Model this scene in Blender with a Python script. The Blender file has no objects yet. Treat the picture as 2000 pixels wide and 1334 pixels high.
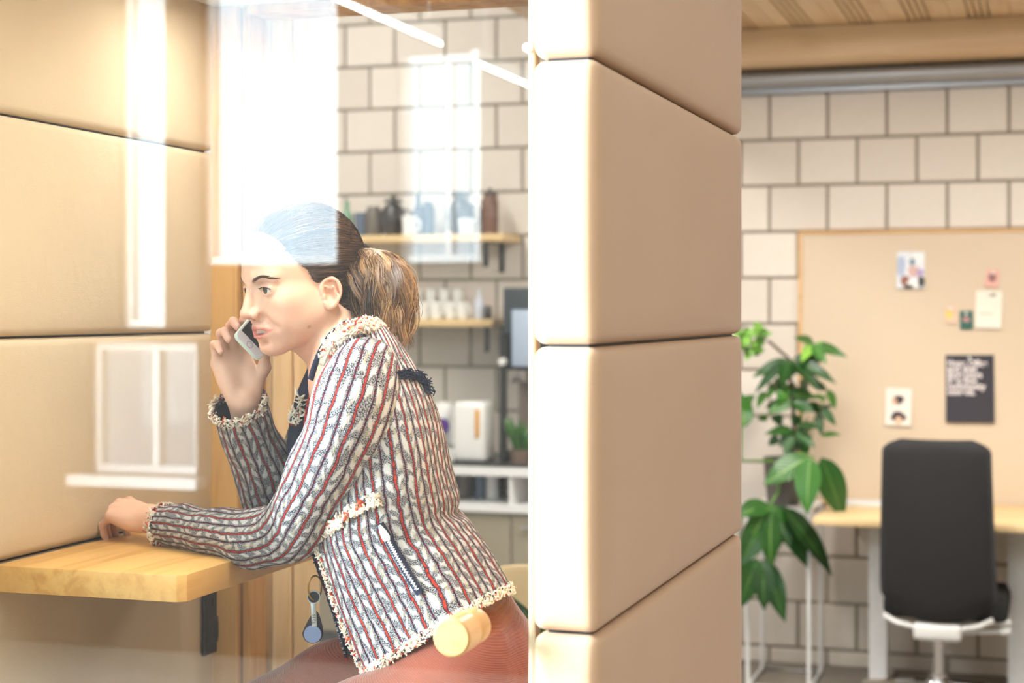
import bpy, bmesh, math, random
import numpy as np
from mathutils import Vector, Matrix
from mathutils.bvhtree import BVHTree

random.seed(7)
rng = np.random.default_rng(7)
SC = bpy.context.scene
COL = SC.collection

# ------------------------------------------------------------------ camera
F, CX, HY, CAMZ = 3300.0, 1000.0, 605.0, 1.53      # focal length and horizon in pixels of the 2000 x 1334 frame
TH = math.atan(1060.0 / F)
cs, sn = math.cos(TH), math.sin(TH)
A = Vector((cs, sn, 0)); B = Vector((-sn, cs, 0)); Z = Vector((0, 0, 1))   # right, depth, up
cam_d = bpy.data.cameras.new('camera')
cam = bpy.data.objects.new('camera', cam_d); COL.objects.link(cam)
cam.location = (0, 0, CAMZ); cam.rotation_euler = (math.pi / 2, 0, TH)
cam_d.sensor_width = 36; cam_d.lens = F / 2000 * 36
cam_d.shift_y = -(667 - HY) / 2000
cam_d.dof.use_dof = True; cam_d.dof.focus_distance = 2.66; cam_d.dof.aperture_fstop = 4.0
cam_d.clip_start = 0.05
SC.camera = cam

# ------------------------------------------------------------------ world, exposure
SC.view_settings.view_transform = 'Standard'; SC.view_settings.look = 'None'
SC.view_settings.gamma = 1.0; SC.view_settings.use_curve_mapping = False
SC.view_settings.exposure = 1.06
w = bpy.data.worlds.new('sky'); SC.world = w; w.use_nodes = True
w.node_tree.nodes['Background'].inputs[0].default_value = (0.80, 0.90, 1.0, 1)
w.node_tree.nodes['Background'].inputs[1].default_value = 0.6
SC.cycles.max_bounces = 6; SC.cycles.diffuse_bounces = 3; SC.cycles.glossy_bounces = 3; SC.cycles.adaptive_threshold = 0.04; SC.cycles.transparent_max_bounces = 16
SC.cycles.caustics_reflective = False; SC.cycles.caustics_refractive = False
SC.cycles.sample_clamp_indirect = 6.0

def P(px, py, d):
    "pixel of the photograph at camera depth d -> point of the place"
    return Vector((0, 0, CAMZ)) + A * ((px - CX) / F * d) + B * d + Z * ((HY - py) / F * d)
def onY(px, py, Y):
    t = (px - CX) / F
    return P(px, py, Y / (sn * t + cs))
def onX(px, py, X):
    t = (px - CX) / F
    return P(px, py, X / (cs * t - sn))
def onZ(px, py, zz):
    return P(px, py, (CAMZ - zz) * F / (py - HY))

GY = 2.065            # plane of the booth's front glass
WY = -2.6             # plane of the window wall behind the camera
def mirror(px, py, Y=WY):
    "the point on plane Y whose reflection in the front glass shows at this pixel"
    p = onY(px, py, 2 * GY - Y); return Vector((p.x, Y, p.z))

def area(name, loc, rot, sx, sy, radiance, color, portal=False):
    l = bpy.data.lights.new(name, 'AREA'); l.shape = 'RECTANGLE'; l.size = sx; l.size_y = sy
    l.energy = radiance * math.pi * sx * sy; l.color = color
    o = bpy.data.objects.new(name, l); COL.objects.link(o); o.location = loc; o.rotation_euler = rot
    return o
# the windows' daylight: (x0, x1, z0, z1, radiance) in the wall behind the camera
def wrect(px0, px1, py0, py1):
    a = mirror(px0, py0); b = mirror(px1, py1)
    return [min(a.x, b.x), max(a.x, b.x), min(a.z, b.z), max(a.z, b.z)]
WINS = [wrect(392, 658, -170, 515) + [4.2],
        wrect(772, 938, 108, 512) + [2.6],
        wrect(232, 322, -170, 640) + [3.4],
        wrect(172, 384, 668, 930) + [1.1],
        [-2.0, -0.72, 0.9, 3.1, 2.0]]  # last one unseen in the glass, added for more light from the front
for x0, x1, z0, z1, rad in WINS:
    area('daylight', ((x0 + x1) / 2, WY - 0.16, (z0 + z1) / 2), (math.pi / 2, 0, 0), x1 - x0, z1 - z0, rad, (0.64, 0.84, 1.0))
# the big window in the left wall: (y0, y1, z0, z1)
LX = -5.0; LWIN = (-0.9, 1.3, 0.8, 3.3)
area('daylight', (LX - 0.16, (LWIN[0] + LWIN[1]) / 2, (LWIN[2] + LWIN[3]) / 2), (math.pi / 2, 0, -math.pi / 2), LWIN[1] - LWIN[0], LWIN[3] - LWIN[2], 86.0, (0.80, 0.91, 1.0))
# unseen ceiling panels added as fill light (their housings are built further down)
FILL_PANELS = [((0.5, 5.45, 2.655), 0.3, 1.0, 23.0), ((-0.8, 5.45, 2.655), 0.3, 1.0, 23.0), ((-3.1, 5.2, 3.5), 0.4, 2.4, 13.0),
         ((1.8, 1.2, 3.5), 0.4, 2.4, 4.5), ((-3.0, 0.2, 3.5), 0.4, 1.8, 6.0)]
for loc, sx, sy, rad in FILL_PANELS:
    area('fill_panel_light', loc, (0, 0, 0), sx, sy, rad, (1.0, 0.95, 0.88))

# ------------------------------------------------------------------ node helpers
class S:
    nt = None
    def __init__(s, o): s.o = o
    def m(s, op, *a):
        n = S.nt.nodes.new('ShaderNodeMath'); n.operation = op
        for i, v in enumerate((s,) + a): put(n.inputs[i], v)
        return S(n.outputs[0])
    def __add__(s, v): return s.m('ADD', v)
    def __sub__(s, v): return s.m('SUBTRACT', v)
    def __mul__(s, v): return s.m('MULTIPLY', v)
    def __rmul__(s, v): return s.m('MULTIPLY', v)
    def frac(s): return s.m('FRACT')
    def abs(s): return s.m('ABSOLUTE')
    def sin(s): return s.m('SINE')
    def lt(s, v): return s.m('LESS_THAN', v)
    def gt(s, v): return s.m('GREATER_THAN', v)
    def mx(s, v): return s.m('MAXIMUM', v)
    def ramp(s, a, b):            # smooth 0..1 between a and b
        n = S.nt.nodes.new('ShaderNodeMapRange'); n.interpolation_type = 'SMOOTHSTEP'
        put(n.inputs[0], s); n.inputs[1].default_value = a; n.inputs[2].default_value = b
        return S(n.outputs[0])
def put(sock, v):
    if isinstance(v, S): S.nt.links.new(v.o, sock)
    elif isinstance(v, (tuple, list)) and len(v) == 3 and sock.type == 'RGBA': sock.default_value = (*v, 1)
    else: sock.default_value = v
def srgb(r, g, b):
    f = lambda c: (c / 255 / 12.92) if c / 255 <= 0.04045 else ((c / 255 + 0.055) / 1.055) ** 2.4
    return (f(r), f(g), f(b))
def new_mat(name):
    m = bpy.data.materials.new(name); m.use_nodes = True; S.nt = m.node_tree
    return m, m.node_tree.nodes['Principled BSDF']
def coord(kind='Object', scale=(1, 1, 1)):
    n = S.nt.nodes.new('ShaderNodeTexCoord'); o = n.outputs[kind]
    if scale != (1, 1, 1):
        k = S.nt.nodes.new('ShaderNodeVectorMath'); k.operation = 'MULTIPLY'
        S.nt.links.new(o, k.inputs[0]); k.inputs[1].default_value = scale; o = k.outputs[0]
    return S(o)
def xyz(v):
    n = S.nt.nodes.new('ShaderNodeSeparateXYZ'); put(n.inputs[0], v); return [S(o) for o in n.outputs]
def vec(x, y, z):
    n = S.nt.nodes.new('ShaderNodeCombineXYZ')
    for i, v in enumerate((x, y, z)): put(n.inputs[i], v)
    return S(n.outputs[0])
def noise(v, scale, detail=2.0, rough=0.5, dist=0.0):
    n = S.nt.nodes.new('ShaderNodeTexNoise'); put(n.inputs['Vector'], v)
    n.inputs['Scale'].default_value = scale; n.inputs['Detail'].default_value = detail
    n.inputs['Roughness'].default_value = rough; n.inputs['Distortion'].default_value = dist
    return S(n.outputs['Fac'])
def mixc(f, a, b, blend='MIX'):
    n = S.nt.nodes.new('ShaderNodeMix'); n.data_type = 'RGBA'; n.blend_type = blend
    put(n.inputs[0], f); put(n.inputs[6], a); put(n.inputs[7], b); return S(n.outputs[2])
def bump(bs, h, strength=0.3, dist=0.002):
    n = S.nt.nodes.new('ShaderNodeBump'); n.inputs['Strength'].default_value = strength
    n.inputs['Distance'].default_value = dist; put(n.inputs['Height'], h)
    S.nt.links.new(n.outputs[0], bs.inputs['Normal'])
def attr(name):
    n = S.nt.nodes.new('ShaderNodeAttribute'); n.attribute_name = name; return S(n.outputs['Color'])
def rnd():
    n = S.nt.nodes.new('ShaderNodeObjectInfo'); return S(n.outputs['Random'])

def plain(name, color, rough=0.5, metal=0.0, var=0.06, scale=40, bmp=0.0, emit=None, es=0.0, spec=0.5):
    m, b = new_mat(name)
    v = coord('Object')
    n = noise(v, scale, 3)
    dark = tuple(c * (1 - var) for c in color); light = tuple(min(1, c * (1 + var)) for c in color)
    put(b.inputs['Base Color'], mixc(n, dark, light))
    b.inputs['Roughness'].default_value = rough; b.inputs['Metallic'].default_value = metal
    b.inputs['Specular IOR Level'].default_value = spec
    if bmp: bump(b, n, bmp, 0.001)
    if emit:
        b.inputs['Emission Color'].default_value = (*emit, 1); b.inputs['Emission Strength'].default_value = es
    return m
def wood(name, c1, c2, axis='X', rough=0.45, scale=1.0, knots=0.0):
    m, b = new_mat(name)
    sc = {'X': (1.2, 14, 14), 'Y': (14, 1.2, 14), 'Z': (14, 14, 1.2)}[axis]
    v = coord('Object', tuple(s * scale for s in sc))
    r = rnd() * 30.0
    n1 = noise(vadd(v, r), 1.6, 4, 0.55, 0.6)
    fine = noise(vadd(v, r), 9.0, 3, 0.6, 0.2)
    ring = ((n1 * 11.0).sin() * 0.5 + 0.5)
    f = ring * 0.45 + fine * 0.35 + (rnd() * 0.25)
    col = mixc(f.ramp(0.15, 0.95), c1, c2)
    if knots:
        k = noise(coord('Object', {'X': (3, 9, 9), 'Y': (9, 3, 9), 'Z': (9, 9, 3)}[axis]), 1.0, 0)
        col = mixc(k.ramp(0.74, 0.8) * knots, col, tuple(c * 0.35 for c in c2))
    put(b.inputs['Base Color'], col); b.inputs['Roughness'].default_value = rough
    bump(b, f, 0.12, 0.001)
    return m
def vadd(v, s):
    n = S.nt.nodes.new('ShaderNodeVectorMath'); n.operation = 'ADD'; put(n.inputs[0], v)
    put(n.inputs[1], vec(s, s, s)); return S(n.outputs[0])

# ------------------------------------------------------------------ materials
M = {}
def cushion_mat():
    m, b = new_mat('booth_felt')
    v = coord('Object')
    n = noise(v, 900, 2); g = noise(v, 6, 2)
    x, y, z = xyz(v)
    weave = ((z * 5200.0).sin() * ((x + y) * 5200.0).sin()) * 0.25 + n
    col = mixc(g, srgb(200, 164, 131), srgb(207, 171, 138))
    put(b.inputs['Base Color'], mixc(n * 0.35, col, srgb(174, 139, 108)))
    b.inputs['Roughness'].default_value = 0.9; b.inputs['Specular IOR Level'].default_value = 0.2
    b.inputs['Sheen Weight'].default_value = 0.25
    bump(b, weave, 0.35, 0.0006)
    return m
M['felt'] = cushion_mat()
def felt_in():
    m, b = new_mat('booth_wool')
    v = coord('Object')
    n = noise(v, 700, 3); g = noise(v, 9, 3)
    col = mixc(g, srgb(214, 196, 168), srgb(222, 206, 178))
    put(b.inputs['Base Color'], mixc(n * 0.5, col, srgb(180, 158, 126)))
    b.inputs['Roughness'].default_value = 0.95; b.inputs['Specular IOR Level'].default_value = 0.1
    bump(b, n + noise(v, 25, 3) * 2.0, 0.5, 0.0012)
    return m
M['wool'] = felt_in()
M['oak'] = wood('oak', srgb(226, 178, 106), srgb(196, 142, 72), 'Y', 0.35)
M['oak_z'] = wood('oak_post', srgb(214, 170, 104), srgb(176, 126, 66), 'Z', 0.45)
M['oak_knob'] = wood('oak_knob', srgb(190, 146, 92), srgb(166, 120, 68), 'Y', 0.35, 2.0)
M['pine_z'] = wood('pine_post', srgb(236, 206, 160), srgb(216, 180, 128), 'Z', 0.55, 0.8, 0.5)
M['pine_x'] = wood('pine_beam', srgb(238, 208, 168), srgb(218, 180, 136), 'X', 0.55, 0.7, 0.8)
M['pine_y'] = wood('pine_plank', srgb(238, 210, 172), srgb(220, 184, 142), 'Y', 0.55, 0.7, 0.8)
M['birch'] = wood('birch', srgb(236, 208, 158), srgb(222, 190, 136), 'X', 0.45)
def block_mat():
    m, b = new_mat('pale_block')
    v = coord('Object'); n = noise(v, 30, 4); r = rnd()
    c = mixc(r, srgb(226, 216, 206), srgb(238, 230, 220))
    put(b.inputs['Base Color'], mixc(n * 0.3, c, srgb(206, 195, 182))); b.inputs['Roughness'].default_value = 0.85
    bump(b, noise(v, 200, 3), 0.25, 0.001); return m
M['block'] = block_mat()
def wallbase_mat():
    m, b = new_mat('block_wall')
    g = S.nt.nodes.new('ShaderNodeNewGeometry'); x, y, z = xyz(S(g.outputs['Position']))
    t = S.nt.nodes.new('ShaderNodeTexBrick'); put(t.inputs['Vector'], vec(x + 0.931 + 25.0, z - 0.068 + 4.0, 0.0))
    t.inputs['Color1'].default_value = (*srgb(228, 218, 207), 1); t.inputs['Color2'].default_value = (*srgb(236, 228, 218), 1)
    t.inputs['Mortar'].default_value = (*srgb(150, 141, 126), 1); t.inputs['Scale'].default_value = 1
    t.inputs['Mortar Size'].default_value = 0.005; t.inputs['Brick Width'].default_value = 0.25; t.inputs['Row Height'].default_value = 0.2
    put(b.inputs['Base Color'], S(t.outputs['Color'])); b.inputs['Roughness'].default_value = 0.9
    return m
M['wallbase'] = wallbase_mat()
M['mortar'] = plain('mortar', srgb(152, 143, 128), 0.95, bmp=0.3, scale=120)
M['plaster'] = plain('plaster', srgb(236, 233, 228), 0.9, bmp=0.05)
M['white_metal'] = plain('white_metal', srgb(238, 238, 238), 0.4)
M['white_plastic'] = plain('white_plastic', srgb(232, 232, 230), 0.35)
M['steel'] = plain('brushed_steel', srgb(190, 190, 192), 0.3, 1.0)
M['chrome'] = plain('chrome', srgb(215, 216, 218), 0.08, 1.0, 0.02)
M['galv'] = plain('galvanised_metal', srgb(176, 178, 182), 0.45, 0.6)
M['black_plastic'] = plain('black_plastic', srgb(34, 35, 37), 0.45)
M['black_fabric'] = plain('black_fabric', srgb(42, 42, 44), 0.9, scale=600, var=0.25, bmp=0.3)
M['dark'] = plain('dark_plate', srgb(52, 54, 56), 0.5)
M['concrete'] = plain('concrete_floor', srgb(138, 130, 120), 0.6, var=0.12, scale=3, bmp=0.05)
M['board'] = plain('pinboard_felt', srgb(218, 200, 177), 0.95, scale=300, var=0.05, bmp=0.2)
M['ceramic'] = plain('white_ceramic', srgb(240, 240, 238), 0.2, var=0.02)
M['rust'] = None
def glass_mat(ior=1.5):
    m, b = new_mat('window_glass'); nt = m.node_tree; nt.nodes.remove(b)
    out = nt.nodes['Material Output']
    fr = nt.nodes.new('ShaderNodeFresnel'); 
    geo = nt.nodes.new('ShaderNodeNewGeometry'); S.nt = nt       # the same reflectance from either side of the sheet
    put(fr.inputs[0], S(geo.outputs['Backfacing']) * (1 / ior - ior) + ior)
    t = nt.nodes.new('ShaderNodeBsdfTransparent'); t.inputs[0].default_value = (0.985, 0.995, 0.99, 1)
    g = nt.nodes.new('ShaderNodeBsdfGlossy'); g.inputs['Roughness'].default_value = 0.0
    mx = nt.nodes.new('ShaderNodeMixShader')
    nt.links.new(fr.outputs[0], mx.inputs[0]); nt.links.new(t.outputs[0], mx.inputs[1]); nt.links.new(g.outputs[0], mx.inputs[2])
    nt.links.new(mx.outputs[0], out.inputs[0]); return m
M['glass'] = glass_mat(1.68)
def vcol_mat(name, rough=0.8, bmp=0.0, sheen=0.0, spec=0.3):
    m, b = new_mat(name); put(b.inputs['Base Color'], attr('Col')); b.inputs['Roughness'].default_value = rough
    b.inputs['Specular IOR Level'].default_value = spec
    if bmp: bump(b, noise(coord('Object'), 900, 2), bmp, 0.0008)
    b.inputs['Sheen Weight'].default_value = sheen
    return m
M['yarn'] = vcol_mat('bouclé_yarn'.replace('é', 'e'), 0.95)
M['hair'] = vcol_mat('hair', 0.42, spec=0.5)
def skin_mat():
    m, b = new_mat('skin'); put(b.inputs['Base Color'], attr('Col'))
    b.inputs['Roughness'].default_value = 0.48; b.inputs['Specular IOR Level'].default_value = 0.35
    b.inputs['Subsurface Weight'].default_value = 0.12; b.inputs['Subsurface Radius'].default_value = (0.012, 0.004, 0.002)
    b.inputs['Subsurface Scale'].default_value = 0.5
    bump(b, noise(coord('Object'), 500, 3), 0.06, 0.001); return m
M['skin'] = skin_mat()

# ------------------------------------------------------------------ mesh helpers
def mesh_obj(name, verts, faces, mat, parent=None, smooth=True, uv=None, col=None, sharp=None):
    me = bpy.data.meshes.new(name)
    me.from_pydata([tuple(v) for v in verts] if not isinstance(verts, np.ndarray) else verts.tolist(), [], faces)
    if isinstance(mat, list):
        for k in mat: me.materials.append(k)
    else: me.materials.append(mat)
    if smooth: me.polygons.foreach_set('use_smooth', [True] * len(me.polygons))
    if uv is not None:
        l = me.uv_layers.new(name='UVMap')
        idx = np.empty(len(me.loops), dtype=np.int32); me.loops.foreach_get('vertex_index', idx)
        l.data.foreach_set('uv', np.asarray(uv, dtype=np.float32)[idx].ravel())
    if col is not None:
        a = me.attributes.new('Col', 'FLOAT_COLOR', 'POINT')
        c = np.ones((len(me.vertices), 4), dtype=np.float32); c[:, :3] = col
        a.data.foreach_set('color', c.ravel())
    me.update()
    if sharp is not None and smooth: me.set_sharp_from_angle(angle=math.radians(sharp))
    o = bpy.data.objects.new(name, me); COL.objects.link(o)
    if parent is not None: adopt(o, parent)
    return o
def wm(o):
    m = Matrix.LocRotScale(o.location, o.rotation_euler, o.scale)
    return wm(o.parent) @ o.matrix_parent_inverse @ m if o.parent else m
def adopt(o, parent):
    o.parent = parent; o.matrix_parent_inverse = wm(parent).inverted()
def empty(name, loc):
    o = bpy.data.objects.new(name, None); COL.objects.link(o); o.location = loc; o.empty_display_size = 0.05; return o
def tag(o, label=None, cat=None, group=None, kind=None):
    for k, v in (('label', label), ('category', cat), ('group', group), ('kind', kind)):
        if v: o[k] = v
    return o
class MB:
    def __init__(s): s.v = []; s.f = []; s.c = []
    def add(s, vs, fs, col=None):
        n = len(s.v); s.v += [tuple(v) for v in vs]; s.f += [tuple(i + n for i in f) for f in fs]
        if col is not None: s.c += [col] * len(vs)
        return s
    def box(s, lo, hi, col=None):
        (a, b, c), (d, e, f) = lo, hi
        return s.add([(a, b, c), (d, b, c), (d, e, c), (a, e, c), (a, b, f), (d, b, f), (d, e, f), (a, e, f)],
                     [(3, 2, 1, 0), (4, 5, 6, 7), (0, 1, 5, 4), (1, 2, 6, 5), (2, 3, 7, 6), (3, 0, 4, 7)], col)
    def tube(s, pts, rad, n=10, caps=True, col=None):
        pts = [Vector(p) for p in pts]
        if not isinstance(rad, (list, tuple)): rad = [rad] * len(pts)
        vs = []; fs = []
        t0 = (pts[1] - pts[0]).normalized()
        up = Vector((0, 0, 1)) if abs(t0.z) < 0.9 else Vector((1, 0, 0))
        x = t0.cross(up).normalized()
        for i, p in enumerate(pts):
            t = (pts[min(i + 1, len(pts) - 1)] - pts[max(i - 1, 0)]).normalized()
            x = (x - t * x.dot(t)); x = x.normalized() if x.length > 1e-6 else t.orthogonal().normalized()
            y = t.cross(x)
            for k in range(n):
                a = 2 * math.pi * k / n
                vs.append(p + (x * math.cos(a) + y * math.sin(a)) * rad[i])
        for i in range(len(pts) - 1):
            for k in range(n):
                fs.append((i * n + k, i * n + (k + 1) % n, (i + 1) * n + (k + 1) % n, (i + 1) * n + k))
        if caps:
            fs.append(tuple(range(n - 1, -1, -1))); fs.append(tuple((len(pts) - 1) * n + k for k in range(n)))
        return s.add(vs, fs, col)
    def lathe(s, prof, org=(0, 0, 0), n=28, col=None):
        org = Vector(org); vs = []; fs = []
        for r, z in prof:
            for k in range(n):
                a = 2 * math.pi * k / n; vs.append(org + Vector((r * math.cos(a), r * math.sin(a), z)))
        for i in range(len(prof) - 1):
            for k in range(n):
                fs.append((i * n + k, i * n + (k + 1) % n, (i + 1) * n + (k + 1) % n, (i + 1) * n + k))
        if prof[0][0] > 1e-5: fs.append(tuple(range(n - 1, -1, -1)))
        if prof[-1][0] > 1e-5: fs.append(tuple((len(prof) - 1) * n + k for k in range(n)))
        return s.add(vs, fs, col)
    def rbox(s, lo, hi, r, seg=3, rot=None, col=None):
        bm = bmesh.new(); bmesh.ops.create_cube(bm, size=1)
        lo = Vector(lo); hi = Vector(hi); c = (lo + hi) / 2; d = hi - lo
        for v in bm.verts: v.co = Vector((v.co.x * d.x, v.co.y * d.y, v.co.z * d.z))
        bmesh.ops.bevel(bm, geom=bm.edges[:], offset=r, segments=seg, profile=0.5, affect='EDGES')
        vs = [(c + (rot @ v.co if rot else v.co)) for v in bm.verts]; bm.verts.index_update()
        s.add(vs, [tuple(v.index for v in f.verts) for f in bm.faces], col); bm.free(); return s
    def xf(s, mat):
        s.v = [tuple(mat @ Vector(v)) for v in s.v]; return s
    def build(s, name, mat, parent=None, smooth=True, sharp=35):
        return mesh_obj(name, s.v, s.f, mat, parent, smooth, col=(np.array(s.c) if s.c else None), sharp=sharp)
def struct(o): o['kind'] = 'structure'; return o
def shared(o, name, loc, parent=None, rot=(0, 0, 0), scale=(1, 1, 1)):
    c = bpy.data.objects.new(name, o.data); COL.objects.link(c); c.location = loc; c.rotation_euler = rot; c.scale = scale
    if parent is not None: adopt(c, parent)
    return c
def cat_rom(pts, n):
    "smooth curve through points (numpy, any dimension)"
    p = np.array(pts, float); p = np.vstack([2 * p[0] - p[1], p, 2 * p[-1] - p[-2]]); out = []
    segs = len(p) - 3
    for u in np.linspace(0, segs - 1e-9, n):
        i = int(u); t = u - i; a, b, c, d = p[i:i + 4]
        out.append(0.5 * (2 * b + (c - a) * t + (2 * a - 5 * b + 4 * c - d) * t * t + (3 * b - a - 3 * c + d) * t ** 3))
    return np.array(out)
# ================================================================== the setting
ROOM = (-7.0, 5.0, WY, 7.35, 3.6)
BY = 7.35
fl = struct(MB().box((LX - 0.2, WY - 0.2, -0.1), (5.2, BY + 0.2, 0.0)).build('floor', M['concrete'], smooth=False))
struct(MB().box((LX - 0.2, WY - 0.2, 3.6), (5.2, BY + 0.2, 3.7)).build('ceiling', M['plaster'], smooth=False))
wl = MB().box((LX - 0.14, WY - 0.2, 0), (LX, LWIN[0], 3.6)).box((LX - 0.14, LWIN[1], 0), (LX, BY + 0.2, 3.6)).box((LX - 0.14, LWIN[0], 0), (LX, LWIN[1], LWIN[2])).box((LX - 0.14, LWIN[0], LWIN[3]), (LX, LWIN[1], 3.6))
struct(wl.build('wall_left', M['plaster'], smooth=False))
struct(MB().box((LX, 1.62, 0), (-2.75, 1.74, 3.6)).build('wall_light_block', plain('light_block_plaster', srgb(150, 142, 132), 0.9), smooth=False))  # unseen stub wall added to keep left-window light off the back room
wf = MB()
for y_ in (LWIN[0], LWIN[1] - 0.05): wf.box((LX - 0.12, y_, LWIN[2]), (LX - 0.05, y_ + 0.05, LWIN[3]))
for z_ in (LWIN[2], LWIN[3] - 0.05): wf.box((LX - 0.12, LWIN[0] + 0.05, z_), (LX - 0.05, LWIN[1] - 0.05, z_ + 0.05))
wo = struct(wf.build('window_6', M['white_metal'], smooth=False))
MB().box((LX - 0.12, 0.08, LWIN[2] + 0.05), (LX - 0.05, 0.12, LWIN[3] - 0.05)).build('mullion', M['white_metal'], wo, smooth=False)
MB().box((LX - 0.09, LWIN[0] + 0.05, LWIN[2] + 0.05), (LX - 0.084, LWIN[1] - 0.05, LWIN[3] - 0.05)).build('pane', M['glass'], wo, smooth=False)
struct(MB().box((5.0, WY - 0.2, 0), (5.2, BY + 0.2, 3.6)).build('wall_right', plain('warm_felt_wall', srgb(156, 130, 106), 0.95), smooth=False))
# back wall: every pale block is its own piece, proud of the mortar
wb = struct(MB().box((LX, BY, 0), (5.0, BY + 0.2, 3.6)).build('wall_back', M['wallbase'], smooth=False))
mo = MB().box((-3.98, BY - 0.006, 0), (0.42, BY + 0.001, 3.02)).build('mortar_bed', M['mortar'], wb, smooth=False)
proto = {}
def block(x0, x1, z0, z1):
    k = (round(x1 - x0, 3), round(z1 - z0, 3))
    if k not in proto:
        hx, hz = k[0] / 2, k[1] / 2
        proto[k] = MB().rbox((-hx, -0.009, -hz), (hx, 0.009, hz), 0.004, 1).build('block', M['block'], wb, smooth=False)
        o = proto[k]; o.location = ((x0 + x1) / 2, BY - 0.007, (z0 + z1) / 2)
        o.matrix_parent_inverse = Matrix.Identity(4)
    else:
        shared(proto[k], 'block', ((x0 + x1) / 2, BY - 0.007 + random.uniform(-0.0012, 0.0012), (z0 + z1) / 2), wb)
for r in range(-1, 15):
    z0 = 0.068 + 0.2 * (r - 0) ; z1 = z0 + 0.2
    z0 = max(z0, 0.0); z1 = min(z1, 3.0)
    if z1 - z0 < 0.03: continue
    off = -0.931 if r % 2 else -1.056
    for k in range(-12, 6):
        x0 = off + 0.25 * k; x1 = x0 + 0.25
        if x1 < -3.95 or x0 > 0.16: continue
        if z0 > 2.62 and x0 > -1.95: continue
        block(x0 + 0.006, x1 - 0.006, z0 + (0.006 if z0 > 0 else 0), z1 - 0.006)
# window wall behind the camera with its openings
xs = sorted({LX, 5.0} | {round(w_[i], 4) for w_ in WINS for i in (0, 1)})
ww = MB()
for i in range(len(xs) - 1):
    a_, b_ = xs[i], xs[i + 1]; mid = (a_ + b_) / 2
    cuts = sorted((w_[2], w_[3]) for w_ in WINS if w_[0] < mid < w_[1])
    zc = 0.0
    for c0, c1 in cuts + [(3.6, 3.6)]:
        c0 = min(c0, 3.6); c1 = min(c1, 3.6)
        if c0 - zc > 0.005: ww.box((a_, WY - 0.14, zc), (b_, WY, c0))
        zc = max(zc, c1)
struct(ww.build('wall_front', plain('grey_plaster', srgb(58, 54, 50), 0.9), smooth=False))
for i, (x0, x1, z0, z1, rad) in enumerate(WINS):
    z1 = min(z1, 3.58)
    f = MB(); t = 0.035
    f.box((x0, WY - 0.12, z0), (x0 + t, WY - 0.05, z1)).box((x1 - t, WY - 0.12, z0), (x1, WY - 0.05, z1))
    f.box((x0 + t, WY - 0.12, z0), (x1 - t, WY - 0.05, z0 + t)).box((x0 + t, WY - 0.12, z1 - t), (x1 - t, WY - 0.05, z1))
    wo = struct(f.build('window_%d' % (i + 1), M['white_metal'], smooth=False))
    if i in (1, 3):
        xm = x0 + (x1 - x0) * 0.58
        MB().box((xm - 0.015, WY - 0.12, z0 + t), (xm + 0.015, WY - 0.05, z1 - t)).build('mullion', M['white_metal'], wo, smooth=False)
    MB().box((x0 + t, WY - 0.09, z0 + t), (x1 - t, WY - 0.084, z1 - t)).build('pane', M['glass'], wo, smooth=False)
    if i == 3: MB().box((x0 - 0.05, WY - 0.05, z0 - 0.05), (x1 + 0.05, WY + 0.10, z0 - 0.005)).build('window_sill', M['white_metal'], wo, smooth=False)
# mezzanine slab above the desk: planks with grooves, an edge beam under it, a grey cable tray
SLX0, SLY0, SLZ = -2.02, 4.0, 2.72
sl = struct(MB().box((SLX0, SLY0, SLZ), (5.0, BY, SLZ + 0.2)).build('ceiling_slab', M['pine_x'], smooth=False))
pl = MB(); W_ = 0.232
gro = [0.072, 0.098, 0.124, 0.150]                    # a group of four narrow slots in each plank
edges = [0.001] + [e for g in gro for e in (g - 0.0045, g + 0.0045)] + [W_ - 0.001]
Lh = (BY - 0.35 - SLY0)
for k in range(0, len(edges), 2):
    pl.box((edges[k], 0, -0.022), (edges[k + 1], Lh, -0.004))
pl.box((0.001, 0, -0.004), (W_ - 0.001, Lh, 0.0))
p0 = None
n = 0
while SLX0 + (n + 1) * W_ < 1.6:
    loc = (SLX0 + n * W_, SLY0, SLZ - 0.0005)
    if p0 is None:
        p0 = pl.build('plank', M['pine_y'], sl, smooth=False); p0.location = loc; p0.matrix_parent_inverse = Matrix.Identity(4)
    else: shared(p0, 'plank', loc, sl)
    n += 1
bz0 = 2.565
tag(MB().rbox((SLX0 + 0.3, BY - 0.37, bz0), (4.9, BY - 0.03, SLZ - 0.024), 0.006, 2).build('ceiling_beam', M['pine_x']), kind='structure')
tray = empty('cable_tray', (-1.2, BY - 0.1, bz0 - 0.06))
tag(tray, 'grey metal pipe run along the block wall under the pine beam', 'pipe')
tz = bz0 - 0.045
MB().tube([(-1.31, BY - 0.09, tz), (4.6, BY - 0.09, tz)], 0.034, 16).build('pipe', M['galv'], tray)
MB().tube([(-1.36, BY - 0.09, tz), (-1.30, BY - 0.09, tz)], 0.044, 18).build('end_cap', M['white_plastic'], tray)
MB().box((-1.3, BY - 0.05, tz - 0.055), (4.6, BY - 0.018, tz - 0.03)).build('rail', M['galv'], tray, smooth=False)
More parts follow.
